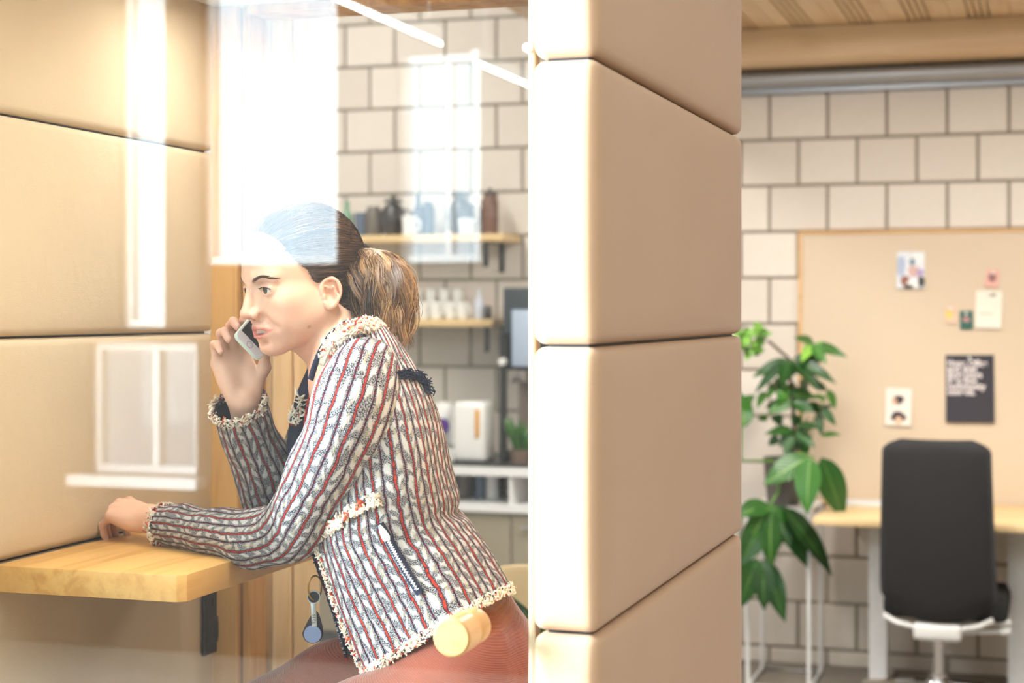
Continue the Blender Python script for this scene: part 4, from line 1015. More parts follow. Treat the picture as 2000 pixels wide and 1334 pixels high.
for s in (-1, 1):
    E((0.046, s * 0.040, -0.020), (0.030, 0.022, 0.022), 0.018)          # cheekbone
    E((0.046, s * 0.028, -0.055), (0.034, 0.026, 0.032), 0.02)           # cheek
    Cp((-0.004, s * 0.050, -0.050), (0.060, s * 0.014, -0.097), 0.019, 0.015, 0.022)   # jaw
    E((0.010, s * 0.048, -0.035), (0.030, 0.018, 0.035), 0.02)
    Cp((0.084, s * 0.014, 0.021), (0.070, s * 0.042, 0.023), 0.0075, 0.0065, 0.016)     # brow
E((0.070, 0, -0.098), (0.0175, 0.020, 0.0155), 0.014)                    # chin
E((0.071, 0, -0.068), (0.0200, 0.029, 0.021), 0.016)                     # mouth mound
for s in (-1, 1):
    E((0.0905, s * 0.030, 0.004), (0.014, 0.017, 0.0125), 0.012, True)    # eye socket
    E((0.0715, s * 0.0305, 0.0045), (0.0141, 0.0160, 0.0134), 0.004)     # lids around the eyeball
    E((0.0865, s * 0.0305, 0.0026), (0.0115, 0.0156, 0.0048), 0.0012, True)
    Cp((0.0805, s * 0.0185, 0.0035), (0.0765, s * 0.0425, 0.0055), 0.0022, 0.0018, 0.004)
    E((0.0865, s * 0.0305, 0.0023), (0.0115, 0.0154, 0.0045), 0.001, True); Cp((0.0850, s * 0.0205, 0.0125), (0.0795, s * 0.0420, 0.0130), 0.0010, 0.0008, 0.005, True)
# nose
Cp((0.086, 0, 0.016), (0.1035, 0, -0.030), 0.0062, 0.0078, 0.010)
E((0.1045, 0, -0.0345), (0.0105, 0.0092, 0.0085), 0.006)
for s in (-1, 1):
    E((0.0935, s * 0.0115, -0.0385), (0.0100, 0.0062, 0.0068), 0.005)
    Cp((0.078, s * 0.012, 0.0), (0.086, s * 0.013, -0.034), 0.006, 0.007, 0.014)
    E((0.0985, s * 0.0062, -0.0455), (0.0052, 0.0030, 0.0036), 0.002, True)
Cp((0.094, 0, -0.046), (0.0915, 0, -0.058), 0.0035, 0.0045, 0.006)          # philtrum
# lips, parted in a talking smile
for s in (-1, 1):
    sd_.chain([(0.0905, 0, -0.0632), (0.0898, s * 0.007, -0.0624), (0.0820, s * 0.020, -0.0652), (0.0705, s * 0.0325, -0.0672)], [0.0033, 0.0036, 0.0030, 0.0018], 0.004)
    sd_.chain([(0.0890, 0, -0.0795), (0.0878, s * 0.008, -0.0790), (0.0805, s * 0.021, -0.0748), (0.0705, s * 0.0320, -0.0684)], [0.0046, 0.0044, 0.0034, 0.0018], 0.004)
    Cp((0.0895, s * 0.0165, -0.040), (0.0745, s * 0.0370, -0.0640), 0.0010, 0.0006, 0.012, True)
E((0.0940, 0, -0.0710), (0.0140, 0.0260, 0.0050), 0.0015, True)
E((0.0860, 0, -0.0895), (0.0075, 0.017, 0.0045), 0.010, True)
# ears
for s in (-1, 1):
    ec = np.array([0.001, s * 0.0700, -0.021])
    ax = np.array([-0.92, s * 0.36, 0.10]); ax /= np.linalg.norm(ax); az = np.array([-0.16, 0.0, 0.985]); az -= ax * (az @ ax); az /= np.linalg.norm(az)
    def ep(u, v, o=0.0): return ec + ax * u * 0.85 + az * v * 0.86 + np.array([0, s * o, 0])
    outl = [(-0.004, 0.006), (0.000, 0.022), (0.010, 0.030), (0.022, 0.029), (0.030, 0.019), (0.031, 0.005), (0.026, -0.009), (0.017, -0.020), (0.008, -0.027), (0.001, -0.026), (-0.002, -0.016)]
    pts = cat_rom(outl, 22); sd_.chain([ep(u, v, 0.002) for u, v in pts], [0.0033 if i < 15 else 0.0045 for i in range(22)], 0.002)
    rr = np.stack([ax, np.cross(az, ax), az], 1)
    E(ep(0.012, 0.002, -0.003), (0.0165, 0.0034, 0.024), 0.003, rot=rr)
    ah = [(0.006, 0.017), (0.015, 0.018), (0.021, 0.010), (0.020, -0.003), (0.013, -0.012)]
    sd_.chain([ep(u, v, 0.0035) for u, v in cat_rom(ah, 9)], [0.0023] * 9, 0.002)
    E(ep(0.009, -0.003, 0.003), (0.0080, 0.007, 0.0105), 0.0025, True, rot=rr); E(ep(0.017, 0.020, 0.003), (0.0085, 0.0035, 0.0042), 0.002, True, rot=rr); E(ep(0.0245, 0.004, 0.003), (0.0028, 0.0035, 0.0100), 0.002, True, rot=rr)
    E(ep(-0.002, -0.004, 0.002), (0.004, 0.0035, 0.0055), 0.003)
# neck, shoulders, torso and thighs (mostly under the clothes)
sd_.frame(np.eye(3), np.zeros(3))
nb = N3(hw_(-0.030, 0, -0.040)); nt_ = N3(P(690, 728, 2.70))
Cp(N3(hw_(-0.028, 0, -0.030)), nt_, 0.043, 0.052, 0.016)
sd_.frame(HR, HT, ZS); Cp((0.030, 0, -0.090), (-0.012, 0, -0.125), 0.016, 0.028, 0.018); sd_.frame(np.eye(3), np.zeros(3))
lat = ctop(math.sin(math.radians(12)), -math.cos(math.radians(12)), 0)
shL = P(700, 752, 2.70) + lat * 0.120; shR = P(692, 745, 2.70) - lat * 0.120
Cp(N3(shL), N3(shR), 0.045, None, 0.04)
sp = [N3(P(700, 760, 2.70)), N3(P(735, 880, 2.70)), N3(P(770, 1010, 2.69)), N3(P(830, 1200, 2.68))]
sd_.chain(sp, [0.075, 0.085, 0.085, 0.10], 0.04)
hipL = P(895, 1312, 2.68) + lat * 0.075; hipR = P(880, 1308, 2.68) - lat * 0.085
knL = P(520, 1560, 2.60); knR = P(448, 1436, 2.83)
Cp(N3(hipL), N3(knL), 0.075, 0.05, 0.03); Cp(N3(hipR), N3(knR), 0.075, 0.05, 0.03)
# arms
elL = P(548, 1040, 2.69); wrL = P(292, 1013, 2.935); elR = P(548, 1000, 2.90); wrR = P(477, 783, 2.775)
sd_.chain([N3(q) for q in (shL, P(655, 870, 2.57), P(606, 975, 2.61), P(562, 1034, 2.685), P(505, 1048, 2.74), P(430, 1040, 2.80), P(370, 1031, 2.86), wrL)], [0.038, 0.038, 0.036, 0.034, 0.032, 0.029, 0.026, 0.0255], 0.02)
sd_.chain([N3(q) for q in (shR, P(640, 840, 2.92), P(590, 955, 2.93), P(553, 1000, 2.92), P(528, 955, 2.885), P(500, 880, 2.83), wrR)], [0.038, 0.038, 0.036, 0.034, 0.032, 0.029, 0.0265], 0.02)
# hands
NAILS = []
def hand(R, t, flex, spread, thumb, sc=0.94, thick=1.0):
    """x along the fingers, y to the thumb, z the back of the hand"""
    sd_.frame(np.array(R, float), t)
    kn = [(0.086, 0.026, 0.002), (0.090, 0.006, 0.005), (0.085, -0.0135, 0.003), (0.075, -0.0305, -0.002)]
    Ls = [(0.041, 0.025, 0.020), (0.046, 0.029, 0.021), (0.042, 0.027, 0.021), (0.033, 0.020, 0.018)]
    rs = [(0.0092, 0.0083, 0.0074, 0.0062), (0.0094, 0.0084, 0.0075, 0.0063), (0.0090, 0.0080, 0.0072, 0.0060), (0.0080, 0.0071, 0.0064, 0.0054)]
    for i, k in enumerate(kn):
        k = np.array(k) * sc
        sd_.cap(np.array([0.004, 0.014 - 0.009 * i, 0]) * sc, k, 0.0125 * sc, 0.0105 * sc, 0.012)
    sd_.ell(np.array([0.048, -0.002, -0.006]) * sc, np.array([0.040, 0.034, 0.0135]) * sc, 0.014)
    sd_.ell(np.array([0.030, 0.022, -0.012]) * sc, np.array([0.030, 0.014, 0.013]) * sc, 0.012)
    sd_.ell(np.array([0.032, -0.022, -0.010]) * sc, np.array([0.032, 0.012, 0.012]) * sc, 0.012)
    for i, k in enumerate(kn):
        p = np.array(k) * sc; ang = 0.0; pts = [p]
        sp_ = spread[i]
        for j in range(3):
            ang += math.radians(flex[i][j]); d = np.array([math.cos(ang) * math.cos(sp_), math.cos(ang) * math.sin(sp_), -math.sin(ang)])
            p = p + d * Ls[i][j] * sc; pts.append(p)
        for j in range(3): sd_.cap(pts[j], pts[j + 1], rs[i][j] * sc, rs[i][j + 1] * sc, 0.0035 if j else 0.006)
        dl = pts[3] - pts[2]; dl /= np.linalg.norm(dl); dorsal = np.array([math.sin(ang) * math.cos(sp_), math.sin(ang) * math.sin(sp_), math.cos(ang)])
        NAILS.append((sd_.w(pts[3] + dorsal * 0.0045 * sc), sd_.R @ dorsal))
    tp = [np.array(q) * sc for q in thumb]
    sd_.chain(tp, [0.0125 * sc, 0.0105 * sc, 0.0092 * sc, 0.0072 * sc], 0.006)
    sd_.frame(np.eye(3), np.zeros(3))
def frame_from(x, zhint, left=False):
    x = Vector(x).normalized(); z = Vector(zhint); z = (z - x * z.dot(x)).normalized()
    y = x.cross(z) if left else z.cross(x)
    return np.stack([N3(x), N3(y), N3(z)], 1)
# left hand resting on the table: fingers to the left, bent down onto the wood
hLx = P(226, 990, 2.985) - wrL
RL = frame_from(hLx, ctop(0.05, -0.38, 0.92), left=True)
hand(RL, N3(wrL), [(52, 40, 18), (50, 44, 20), (48, 46, 22), (44, 46, 24)], [0.06, 0.0, -0.06, -0.12],
     [(0.016, 0.020, -0.008), (0.048, 0.040, -0.022), (0.074, 0.044, -0.036), (0.094, 0.040, -0.048)], sc=0.92)
# right hand closed on the phone
ph_c = P(512, 634, 2.775)
hRx = P(452, 690, 2.795) - wrR
RRt = frame_from(hRx, ctop(-0.42, 0.86, 0.10))
hand(RRt, N3(wrR), [(18, 52, 40), (24, 66, 48), (26, 76, 50), (28, 78, 48)], [0.02, 0.0, 0.0, 0.0],
     [(0.016, 0.020, -0.010), (0.046, 0.044, -0.022), (0.074, 0.050, -0.030), (0.098, 0.046, -0.036)], sc=0.95)
BV, BF = sd_.surface(0.002)
# skin colouring
h = (BV - HT) @ HR
h[:, 2] = np.where(h[:, 2] < 0, h[:, 2] / ZS, h[:, 2])
colr = np.tile(np.array(srgb(226, 182, 156)), (len(BV), 1))
def blend(mask, c):
    global colr
    m = np.clip(mask, 0, 1)[:, None]; colr = colr * (1 - m) + np.array(c) * m
def gauss(c, r): return np.exp(-(((h - np.array(c)) / np.array(r)) ** 2).sum(1))
for s in (-1, 1):
    blend(0.30 * gauss((0.055, s * 0.045, -0.035), (0.03, 0.025, 0.022)), srgb(232, 160, 142))
    blend(0.45 * gauss((0.0, s * 0.085, -0.006), (0.03, 0.012, 0.03)), srgb(228, 140, 124))
blend(0.35 * gauss((0.11, 0, -0.036), (0.012, 0.012, 0.012)), srgb(230, 150, 136))
up = np.zeros(len(h)); ax_ = np.abs(h[:, 1])
# lip region: between two curves
zu = -0.0590 - 0.26 * np.clip(ax_ - 0.007, 0, 1); zl = -0.0845 + 0.60 * np.clip(ax_ - 0.006, 0, 1)
lip = np.clip((zu - h[:, 2]) / 0.0012, 0, 1) * np.clip((h[:, 2] - zl) / 0.0012, 0, 1) * (h[:, 0] > 0.066) * np.clip((0.0335 - ax_) / 0.002, 0, 1)
blend(lip * 0.8, srgb(206, 112, 106))
ins_ = (h[:, 0] < 0.0862 - 14 * ax_ ** 2) & (h[:, 0] > 0.060) & (np.abs(h[:, 2] + 0.0708) < 0.0058) & (ax_ < 0.0255)
tooth = ins_ & (h[:, 2] > -0.0742)
blend(ins_ * 1.0, srgb(120, 44, 40)); blend(tooth * 1.0, srgb(240, 234, 224))
for s in (-1, 1):
    blend(0.55 * gauss((0.080, s * 0.031, 0.013), (0.012, 0.017, 0.005)), srgb(190, 140, 120))
    d2 = ((h - np.array([0.0985, s * 0.0062, -0.0455])) / np.array([0.006, 0.0038, 0.0042])) ** 2
    blend((d2.sum(1) < 1) * 0.7, srgb(120, 56, 44))
mole = gauss((0.030, 0.053, -0.072), (0.0028, 0.01, 0.0028)); blend(mole * 0.9, srgb(120, 70, 50))
for p, n in NAILS:
    d = ((BV - p) ** 2).sum(1); blend((d < 0.0048 ** 2) * 0.55, srgb(240, 190, 180))
for hc in (wrL, wrR):   # knuckles and fingertips a little pinker
    d = np.sqrt(((BV - N3(hc)) ** 2).sum(1)); blend(0.16 * np.clip((d - 0.08) / 0.05, 0, 1) * (d < 0.2), srgb(228, 140, 120))
body = fast_mesh('body', BV, BF, M['skin'], person, colr)
# eyes
def eye_mat():
    m, b = new_mat('eye'); x, y, z = xyz(coord('Object'))
    r = (y * y + z * z).m('SQRT')
    iris = r.lt(0.0066); pup = r.lt(0.0030); limb = r.gt(0.0056)
    c = mixc(noise(coord('Object'), 900, 2), srgb(56, 42, 34), srgb(86, 66, 50)); c = mixc(limb, c, srgb(26, 20, 18))
    c = mixc(iris, srgb(226, 220, 216), c); c = mixc(pup, c, (0.003, 0.003, 0.003))
    put(b.inputs['Base Color'], c); b.inputs['Roughness'].default_value = 0.12; return m
M['eye'] = eye_mat()
for s in (-1, 1):
    me_ = MB(); n = 24
    prof = [(0.0122 * math.sin(a_), 0.0122 * math.cos(a_)) for a_ in np.linspace(0, math.pi, 17)]
    me_.lathe([(max(r, 0.0), z) for r, z in prof], (0, 0, 0), n)
    o = me_.xf(Matrix.Rotation(math.pi / 2, 4, 'Y')).build('eye', M['eye'], person)
    ct_ = hw_(0.0717, s * 0.0305, 0.0040)
    R4 = Matrix([[HR[i][j] for j in range(3)] for i in range(3)]).to_4x4() @ Matrix.Rotation(math.radians(2), 4, 'Z')
    o.matrix_parent_inverse = Matrix.Identity(4); o.parent = None
    o.location = ct_; o.rotation_euler = R4.to_euler(); adopt(o, person)
# brows and lashes
HAIRC = [srgb(92, 68, 54), srgb(112, 84, 66), srgb(74, 54, 44)]
bvh_body = BVHTree.FromPolygons([tuple(v) for v in BV], [tuple(f) for f in BF])
def drop(p, n, off=0.0006):
    "nearest skin point, lifted a little"
    q, nn_, i, d = bvh_body.find_nearest(p); return q + nn_ * off
for s in (-1, 1):
    mb = MB()
    for k in range(130):
        t = random.random(); base = hw_(0.090 - 0.020 * t * t, s * (0.013 + 0.034 * t), 0.0195 + 0.0075 * math.sin(min(1, t * 1.35) * 1.8) - 0.006 * t * t + random.uniform(-0.0019, 0.0019) * (1 - 0.6 * t))
        tip = base + hw_(-0.003 - 0.004 * t, s * 0.006, 0.0028 - 0.004 * t) - hw_(0, 0, 0)
        a_ = drop(base, None, 0.0003); b_ = drop(tip, None, 0.0012)
        mb.tube([a_, (a_ + b_) / 2 + (a_ - hw_(0, 0, 0)).normalized() * 0.0005, b_], [0.0003, 0.0003, 0.00015], 3, col=random.choice(HAIRC))
    mb.build('eyebrow', M['hair'], person)['kind'] = 'stuff'
    mb = MB()
    for k in range(60):
        t = -0.72 + k / 59 * 1.68
        if s < 0: continue
        base = drop(hw_(0.0850 - 0.0055 * t * t, s * (0.0305 + 0.0140 * t), 0.0028 + 0.0046 * (1 - t * t) ** 0.5), None, 0.0001)
        tip = base + hw_(0.0030, s * 0.0030 * t, 0.0004) - hw_(0, 0, 0)
        mb.tube([base, (base + tip) / 2 - Z * 0.0006, tip], [0.0006, 0.0004, 0.0002], 3, col=srgb(34, 24, 22))
    if mb.v: mb.build('eyelashes', M['hair'], person)['kind'] = 'stuff'

# ---- hair: smooth cap pulled back, strands over it, loose wavy ponytail
hs = Sdf(); hs.frame(HR, HT)
hs.ell((-0.016, 0, 0.038), (0.0985, 0.0800, 0.0905), 0.01)
hs.ell((-0.055, 0, -0.022), (0.050, 0.062, 0.060), 0.02)
hs.ell((-0.100, 0, 0.026), (0.022, 0.022, 0.022), 0.02)
hs.half((0.071, 0, 0.080), (0.80, 0, -0.60), 0.006)
for s in (-1, 1):
    hs.ell((0.006, s * 0.088, -0.024), (0.034, 0.030, 0.036), 0.006, True)
    hs.ell((0.046, s * 0.07, 0.012), (0.026, 0.035, 0.022), 0.012, True)
hs.ell((0.03, 0, -0.085), (0.068, 0.09, 0.060), 0.01, True)
hs.ell((0.085, 0, 0.045), (0.045, 0.052, 0.050), 0.01, True)
for s in (-1, 1): hs.ell((-0.052, s * 0.036, -0.048), (0.028, 0.024, 0.036), 0.012)
CV, CF = hs.surface(0.0025)
hc_ = np.tile(np.array(srgb(62, 44, 34)), (len(CV), 1))
cap_o = fast_mesh('hair', CV, CF, M['hair'], person, hc_)
bvh_cap = BVHTree.FromPolygons([tuple(v) for v in CV], [tuple(f) for f in CF])
tie = hw_(-0.118, 0.0, 0.028)
mb = MB()
dark = [srgb(52, 36, 28), srgb(72, 50, 36), srgb(96, 68, 46), srgb(40, 28, 24), srgb(118, 86, 58)]
hcn = hw_(-0.016, 0, 0.038)
idxs = rng.choice(len(CV), 2400)
for i in idxs:
    p = Vector(CV[i]); lp = (np.array(p) - HT) @ HR
    pts = []; n = 9
    for j in range(n):
        t = j / (n - 1) * 0.97; q = p.lerp(tie, t)
        loc = q - hcn; q2 = hcn + loc.normalized() * 0.13
        hit, nn_, ii, dd = bvh_cap.ray_cast(q2, (hcn - q2).normalized())
        if hit is None: hit = q; nn_ = loc.normalized()
        pts.append(hit + nn_ * (0.0008 + 0.001 * math.sin(3.14 * t)) + Vector(rng.normal(0, 0.0005, 3)))
    r = random.uniform(0.0003, 0.0008)
    mb.tube(pts, [r * 0.6] + [r] * (n - 2) + [r * 0.7], 3, caps=False, col=random.choice(dark))
o = mb.build('hair_strands', M['hair'], cap_o); o['kind'] = 'stuff'
mb = MB()
guide = [tie, P(726, 486, 2.735), P(748, 500, 2.72), P(764, 550, 2.70), P(776, 615, 2.69), P(782, 672, 2.68)]
tie_px = guide[0]
gold = [srgb(128, 94, 58), srgb(150, 112, 70), srgb(108, 78, 50), srgb(86, 60, 40), srgb(174, 134, 88), srgb(70, 48, 34)]
g = cat_rom([tuple(q) for q in guide], 60)
locks = []
for k in range(95):
    a_ = random.uniform(0, 2 * math.pi); rr = math.sqrt(random.random())
    locks.append((rr * math.cos(a_), rr * math.sin(a_), random.uniform(0, 6.28), random.uniform(0, 6.28), random.uniform(0.004, 0.010), random.uniform(0.78, 1.0), random.uniform(11, 17), random.choice(gold), random.uniform(0.6, 1.2)))
for k in range(6000):
    u, v, p1, p2, wig, ln, fq, lc_, tight = random.choice(locks)
    du, dv = rng.normal(0, 0.13, 2) * tight; uu = u + du; vv = v + dv; ln = ln * random.uniform(0.85, 1.03); n = 18; pts = []
    for j in range(n):
        t = j / (n - 1) * ln; ft = min(58.999, t * 59); i0 = int(ft); c = Vector(g[i0] * (1 - ft + i0) + g[min(59, i0 + 1)] * (ft - i0))
        sm = min(1, t * 2.0); sm = sm * sm * (3 - 2 * sm); wd = 0.010 + 0.030 * sm * (1 - 0.55 * max(0.0, t - 0.7) / 0.3)
        w1_ = wig * sm
        q = c + A * (uu * wd * 1.1 - 0.016 * sm) + B * (vv * wd * 0.8) - Z * (0.010 * abs(uu) * sm)
        q += A * (w1_ * math.sin(t * fq + p1 + du)) + B * (w1_ * math.cos(t * fq * 0.9 + p2 + dv)) + Z * (0.4 * w1_ * math.sin(t * fq * 1.3 + p2))
        pts.append(q)
    r = random.uniform(0.00022, 0.0005)
    cc_ = random.choice(dark) if (u < -0.3 and random.random() < 0.8) else (lc_ if random.random() < 0.7 else random.choice(gold))  # shade on the neck side put into the strand colour
    mb.tube(pts, [r] * (n - 1) + [r * 0.3], 3, caps=False, col=cc_)
for k in range(14):     # flyaway hairs
    b_ = P(random.uniform(770, 800), random.uniform(520, 680), 2.69); a_ = random.uniform(-1.2, 0.9)
    mb.tube([b_, b_ + A * 0.008 + Z * 0.004 * a_, b_ + A * random.uniform(0.012, 0.03) + Z * 0.012 * a_], [0.0002, 0.0002, 0.0001], 3, caps=False, col=gold[4])
o = mb.build('ponytail', M['hair'], cap_o); o['kind'] = 'stuff'
# underside of the tail and hair tie
un = Sdf(); un.chain([N3(tie), N3(P(730, 510, 2.72)), N3(P(742, 560, 2.71)), N3(P(750, 620, 2.70)), N3(P(760, 650, 2.69))], [0.008, 0.012, 0.020, 0.021, 0.010], 0.01)
UV_, UF_ = un.surface(0.004); fast_mesh('ponytail_core', UV_, UF_, M['hair'], cap_o, np.tile(np.array(srgb(66, 46, 34)), (len(UV_), 1)))
tt = []; ax1 = (P(733, 478, 2.73) - tie).normalized(); o1 = ax1.orthogonal().normalized(); o2 = ax1.cross(o1)
for k in range(21):
    a_ = 2 * math.pi * k / 20; tt.append(tie + ax1 * 0.008 + (o1 * math.cos(a_) + o2 * math.sin(a_)) * 0.016)
MB().tube(tt, 0.0038, 8, caps=False).build('hair_tie', plain('elastic', srgb(28, 24, 26), 0.8), cap_o)
# ================================================================== clothes
def tweed_mat(name, period=0.0345):
    "UV in metres: u across the stripes, v along them"
    m, b = new_mat(name); u, v, _ = xyz(coord('UV'))
    wob = (noise(vec(u * 30.0, v * 32.0, 0.0), 1.0, 3) - 0.5) * 0.30
    f = (u * (1 / period) + wob + 100.0).frac()
    # salt-and-pepper weave
    k = noise(vec(u * 700.0, v * 700.0, 0.0), 1.0, 1, 0.6); tw = k.ramp(0.40, 0.60)
    col = mixc(tw, srgb(18, 20, 28), srgb(176, 176, 180))
    # chunky white slubs leaning across each band
    def slub(lo, hi, ph, pitch, lean, seed):
        zone = f.ramp(lo, lo + 0.06) * (f * -1.0).ramp(-hi, -hi + 0.06)
        s_ = ((v * (1 / pitch) + f * lean + ph + noise(vec(u * 45.0, v * 26.0, seed), 1.0, 3) * 2.4) * 6.2832).sin() + (k - 0.5) * 1.2
        return zone * s_.ramp(-0.45, 0.45)
    w1 = slub(0.10, 0.42, 0.0, 0.025, 1.1, 0.0); w2 = slub(0.58, 0.91, 0.4, 0.028, -1.0, 3.0); w3 = slub(0.16, 0.40, 0.62, 0.031, -1.6, 6.0)
    wc = mixc(noise(vec(u * 500.0, v * 900.0, 2.0), 1.0, 2), srgb(192, 190, 190), srgb(232, 230, 228))
    col = mixc(w1.mx(w2) * 0.92, col, wc); col = mixc(w3 * 0.55, col, srgb(196, 186, 160))
    # lines: thick red with a dark rim, thin wine/navy between
    g = (f - 0.5).abs()                    # 0.5 at the red line, 0 at the thin line
    nz = noise(vec(u * 60.0, v * 240.0, 5.0), 1.0, 2)
    rim = (g + (nz - 0.5) * 0.05).ramp(0.415, 0.445); core = (g + (nz - 0.5) * 0.06).ramp(0.45, 0.475)
    col = mixc(rim, col, srgb(52, 34, 52)); col = mixc(core, col, mixc(nz.ramp(0.35, 0.65), srgb(128, 34, 40), srgb(196, 62, 38)))
    thin = (g * -1.0 + (nz - 0.5) * 0.03).ramp(-0.052, -0.030); col = mixc(thin, col, mixc(nz.ramp(0.45, 0.6), srgb(38, 26, 52), srgb(110, 28, 46)))
    put(b.inputs['Base Color'], col); b.inputs['Roughness'].default_value = 0.95; b.inputs['Specular IOR Level'].default_value = 0.15
    bump(b, w1.mx(w2) * 1.2 + tw * 0.5 + w3 * 0.6 - thin * 0.6, 0.7, 0.0022)
    return m
M['tweed'] = tweed_mat('striped_tweed')
M['navy'] = plain('navy_cotton', srgb(26, 34, 60), 0.95, scale=500, var=0.2, bmp=0.2)
CREAM = [srgb(240, 228, 206), srgb(226, 208, 182), srgb(248, 240, 226), srgb(200, 84, 56), srgb(236, 220, 196), srgb(150, 40, 44), srgb(52, 48, 70)]
CW = [5, 4, 5, 2, 4, 1, 1]
NAVYS = [srgb(22, 28, 52), srgb(34, 42, 72), srgb(16, 18, 36)]
def loft(name, rings, uvs, mats, parent, flip, thick=0.0, inner=0):
    "rings: (n, m, 3) array; uvs the same with 2"
    n, m_, _ = rings.shape; V = rings.reshape(-1, 3); fs = []
    for i in range(n - 1):
        for k in range(m_ - 1): fs.append((i * m_ + k, (i + 1) * m_ + k, (i + 1) * m_ + k + 1, i * m_ + k + 1))
    if flip: fs = [f[::-1] for f in fs]
    o = mesh_obj(name, V, fs, mats, parent, True, uv=uvs.reshape(-1, 2))
    if thick:
        md = o.modifiers.new('thickness', 'SOLIDIFY'); md.thickness = thick; md.offset = -1; md.material_offset = inner; md.material_offset_rim = 0
    return o
def wrinkle(p, amp, seed):
    r = np.random.default_rng(seed); out = np.zeros(p.shape[:-1])
    for k in range(7):
        d = r.normal(size=3); d /= np.linalg.norm(d); fr = r.uniform(25, 70); out += np.sin((p @ d) * fr + r.uniform(0, 6.28)) / 7
    return out * amp * 2
jk = empty('jacket', P(780, 1000, 2.68)); adopt(jk, person); 
tag(jk, 'cropped tweed jacket striped in white, grey, red and navy with frayed trims')
# ---- torso: rings given by their front and back points and half breadth
RG = [  # front px, back px, half breadth, front gap (radians)
    ((640, 705), (752, 652), 0.068, 0.55),
    ((622, 728), (785, 684), 0.115, 0.50),
    ((606, 775), (822, 738), 0.168, 0.42),
    ((596, 850), (852, 815), 0.185, 0.34),
    ((600, 930), (872, 895), 0.182, 0.28),
    ((602, 1005), (893, 968), 0.168, 0.24),
    ((604, 1066), (912, 1015), 0.160, 0.24),
    ((624, 1138), (940, 1060), 0.168, 0.26),
    ((654, 1224), (964, 1102), 0.176, 0.28),
    ((692, 1318), (986, 1146), 0.186, 0.30)]
TD = 2.70
par = cat_rom([(*N3(P(*f, TD)), *N3(P(*b, TD)), w_, g_) for f, b, w_, g_ in RG], 96)
NT = 150; rings = []; uvs = []; vlen = 0.0; prev = None
latv = N3(lat)
for i, r in enumerate(par):
    Fp, Bp, w_, g_ = r[:3], r[3:6], r[6], r[7]; C_ = (Fp + Bp) / 2; H_ = (Fp - Bp) / 2
    if prev is not None: vlen += np.linalg.norm(C_ - prev)
    prev = C_
    th = np.linspace(g_, 2 * math.pi - 0.12 * g_, NT); c, s_ = np.cos(th), np.sin(th)
    ce = np.sign(c) * np.abs(c) ** 0.85; se = np.sign(s_) * np.abs(s_) ** 0.85
    p = C_ + ce[:, None] * H_ + se[:, None] * latv * w_
    p[:, 2] += np.abs(se) ** 1.5 * 0.050 * min(1, max(0, (i / 95 - 0.5) / 0.45)) + np.abs(se) * 0.030 * max(0, 1 - i / 22)
    rings.append(p); uvs.append(np.stack([(th - math.pi) / (2 * math.pi) * 0.98, np.full(NT, vlen)], 1))
rings = np.array(rings); uvs = np.array(uvs)
nrm = np.cross(np.gradient(rings, axis=0), np.gradient(rings, axis=1)); nrm /= np.linalg.norm(nrm, axis=-1, keepdims=True) + 1e-9
out_dir = rings - (par[:, None, :3] + par[:, None, 3:6]) / 2
nrm *= np.sign((nrm * out_dir).sum(-1, keepdims=True))
tt = np.linspace(0, 1, len(par))[:, None]
rings += nrm * (wrinkle(rings, 0.004, 3))[..., None]
# crease at the waist on the back, soft flare folds towards the hem
thn = np.linspace(0, 1, NT)[None, :]
rings += nrm * (-0.012 * np.exp(-((tt - 0.60) / 0.035) ** 2) * np.exp(-((thn - 0.42) / 0.14) ** 2) + 0.007 * np.clip((tt - 0.7) / 0.3, 0, 1) * np.sin(thn * 38))[..., None]
torso = loft('jacket_body', rings, uvs, [M['tweed'], M['navy']], jk, False, 0.004, 1)
def sleeve(name, path, radii, seed, tw=0.0, squash=1.0, nr=110):
    pr = cat_rom([(*N3(p), r) for p, r in zip(path, radii)], nr); c = pr[:, :3]; rad = pr[:, 3]
    t = np.gradient(c, axis=0); t /= np.linalg.norm(t, axis=1, keepdims=True)
    L = np.concatenate([[0], np.cumsum(np.linalg.norm(np.diff(c, axis=0), axis=1))])
    x = N3(-B); out = []; uv = []; m_ = 60
    for i in range(nr):
        x = x - t[i] * (x @ t[i]); x /= np.linalg.norm(x); y = np.cross(t[i], x)
        a_ = np.linspace(0, 2 * math.pi, m_ + 1) + math.pi
        out.append(c[i] + (np.cos(a_)[:, None] * x * squash + np.sin(a_)[:, None] * y) * rad[i]); uv.append(np.stack([(a_ - 2 * math.pi) / (2 * math.pi) * 0.36 + tw * L[i], np.full(m_ + 1, L[i])], 1))
    out = np.array(out); nrm = out - c[:, None]; nrm /= np.linalg.norm(nrm, axis=-1, keepdims=True)
    w_ = wrinkle(out, 0.0045, seed); w_[:, -1] = w_[:, 0]
    fade = np.clip(np.minimum(np.arange(nr), nr - 1 - np.arange(nr)) / 10, 0, 1)[:, None]
    out += nrm * (w_ * fade)[..., None]
    o = loft(name, out, np.array(uv), [M['tweed'], M['navy']], jk, True, 0.003, 1)
    return o, out, t
cufL = P(322, 1025, 2.91)
slL, ringL, tL = sleeve('sleeve', [P(735, 690, 2.63), P(712, 724, 2.565), P(690, 792, 2.54), P(655, 880, 2.555), P(606, 975, 2.61), P(566, 1036, 2.675), P(505, 1052, 2.735), P(430, 1042, 2.80), P(370, 1032, 2.86), cufL],
        [0.020, 0.052, 0.063, 0.059, 0.055, 0.051, 0.0465, 0.0405, 0.0365, 0.0335], 11, 0.0)
cufR = P(466, 792, 2.775)
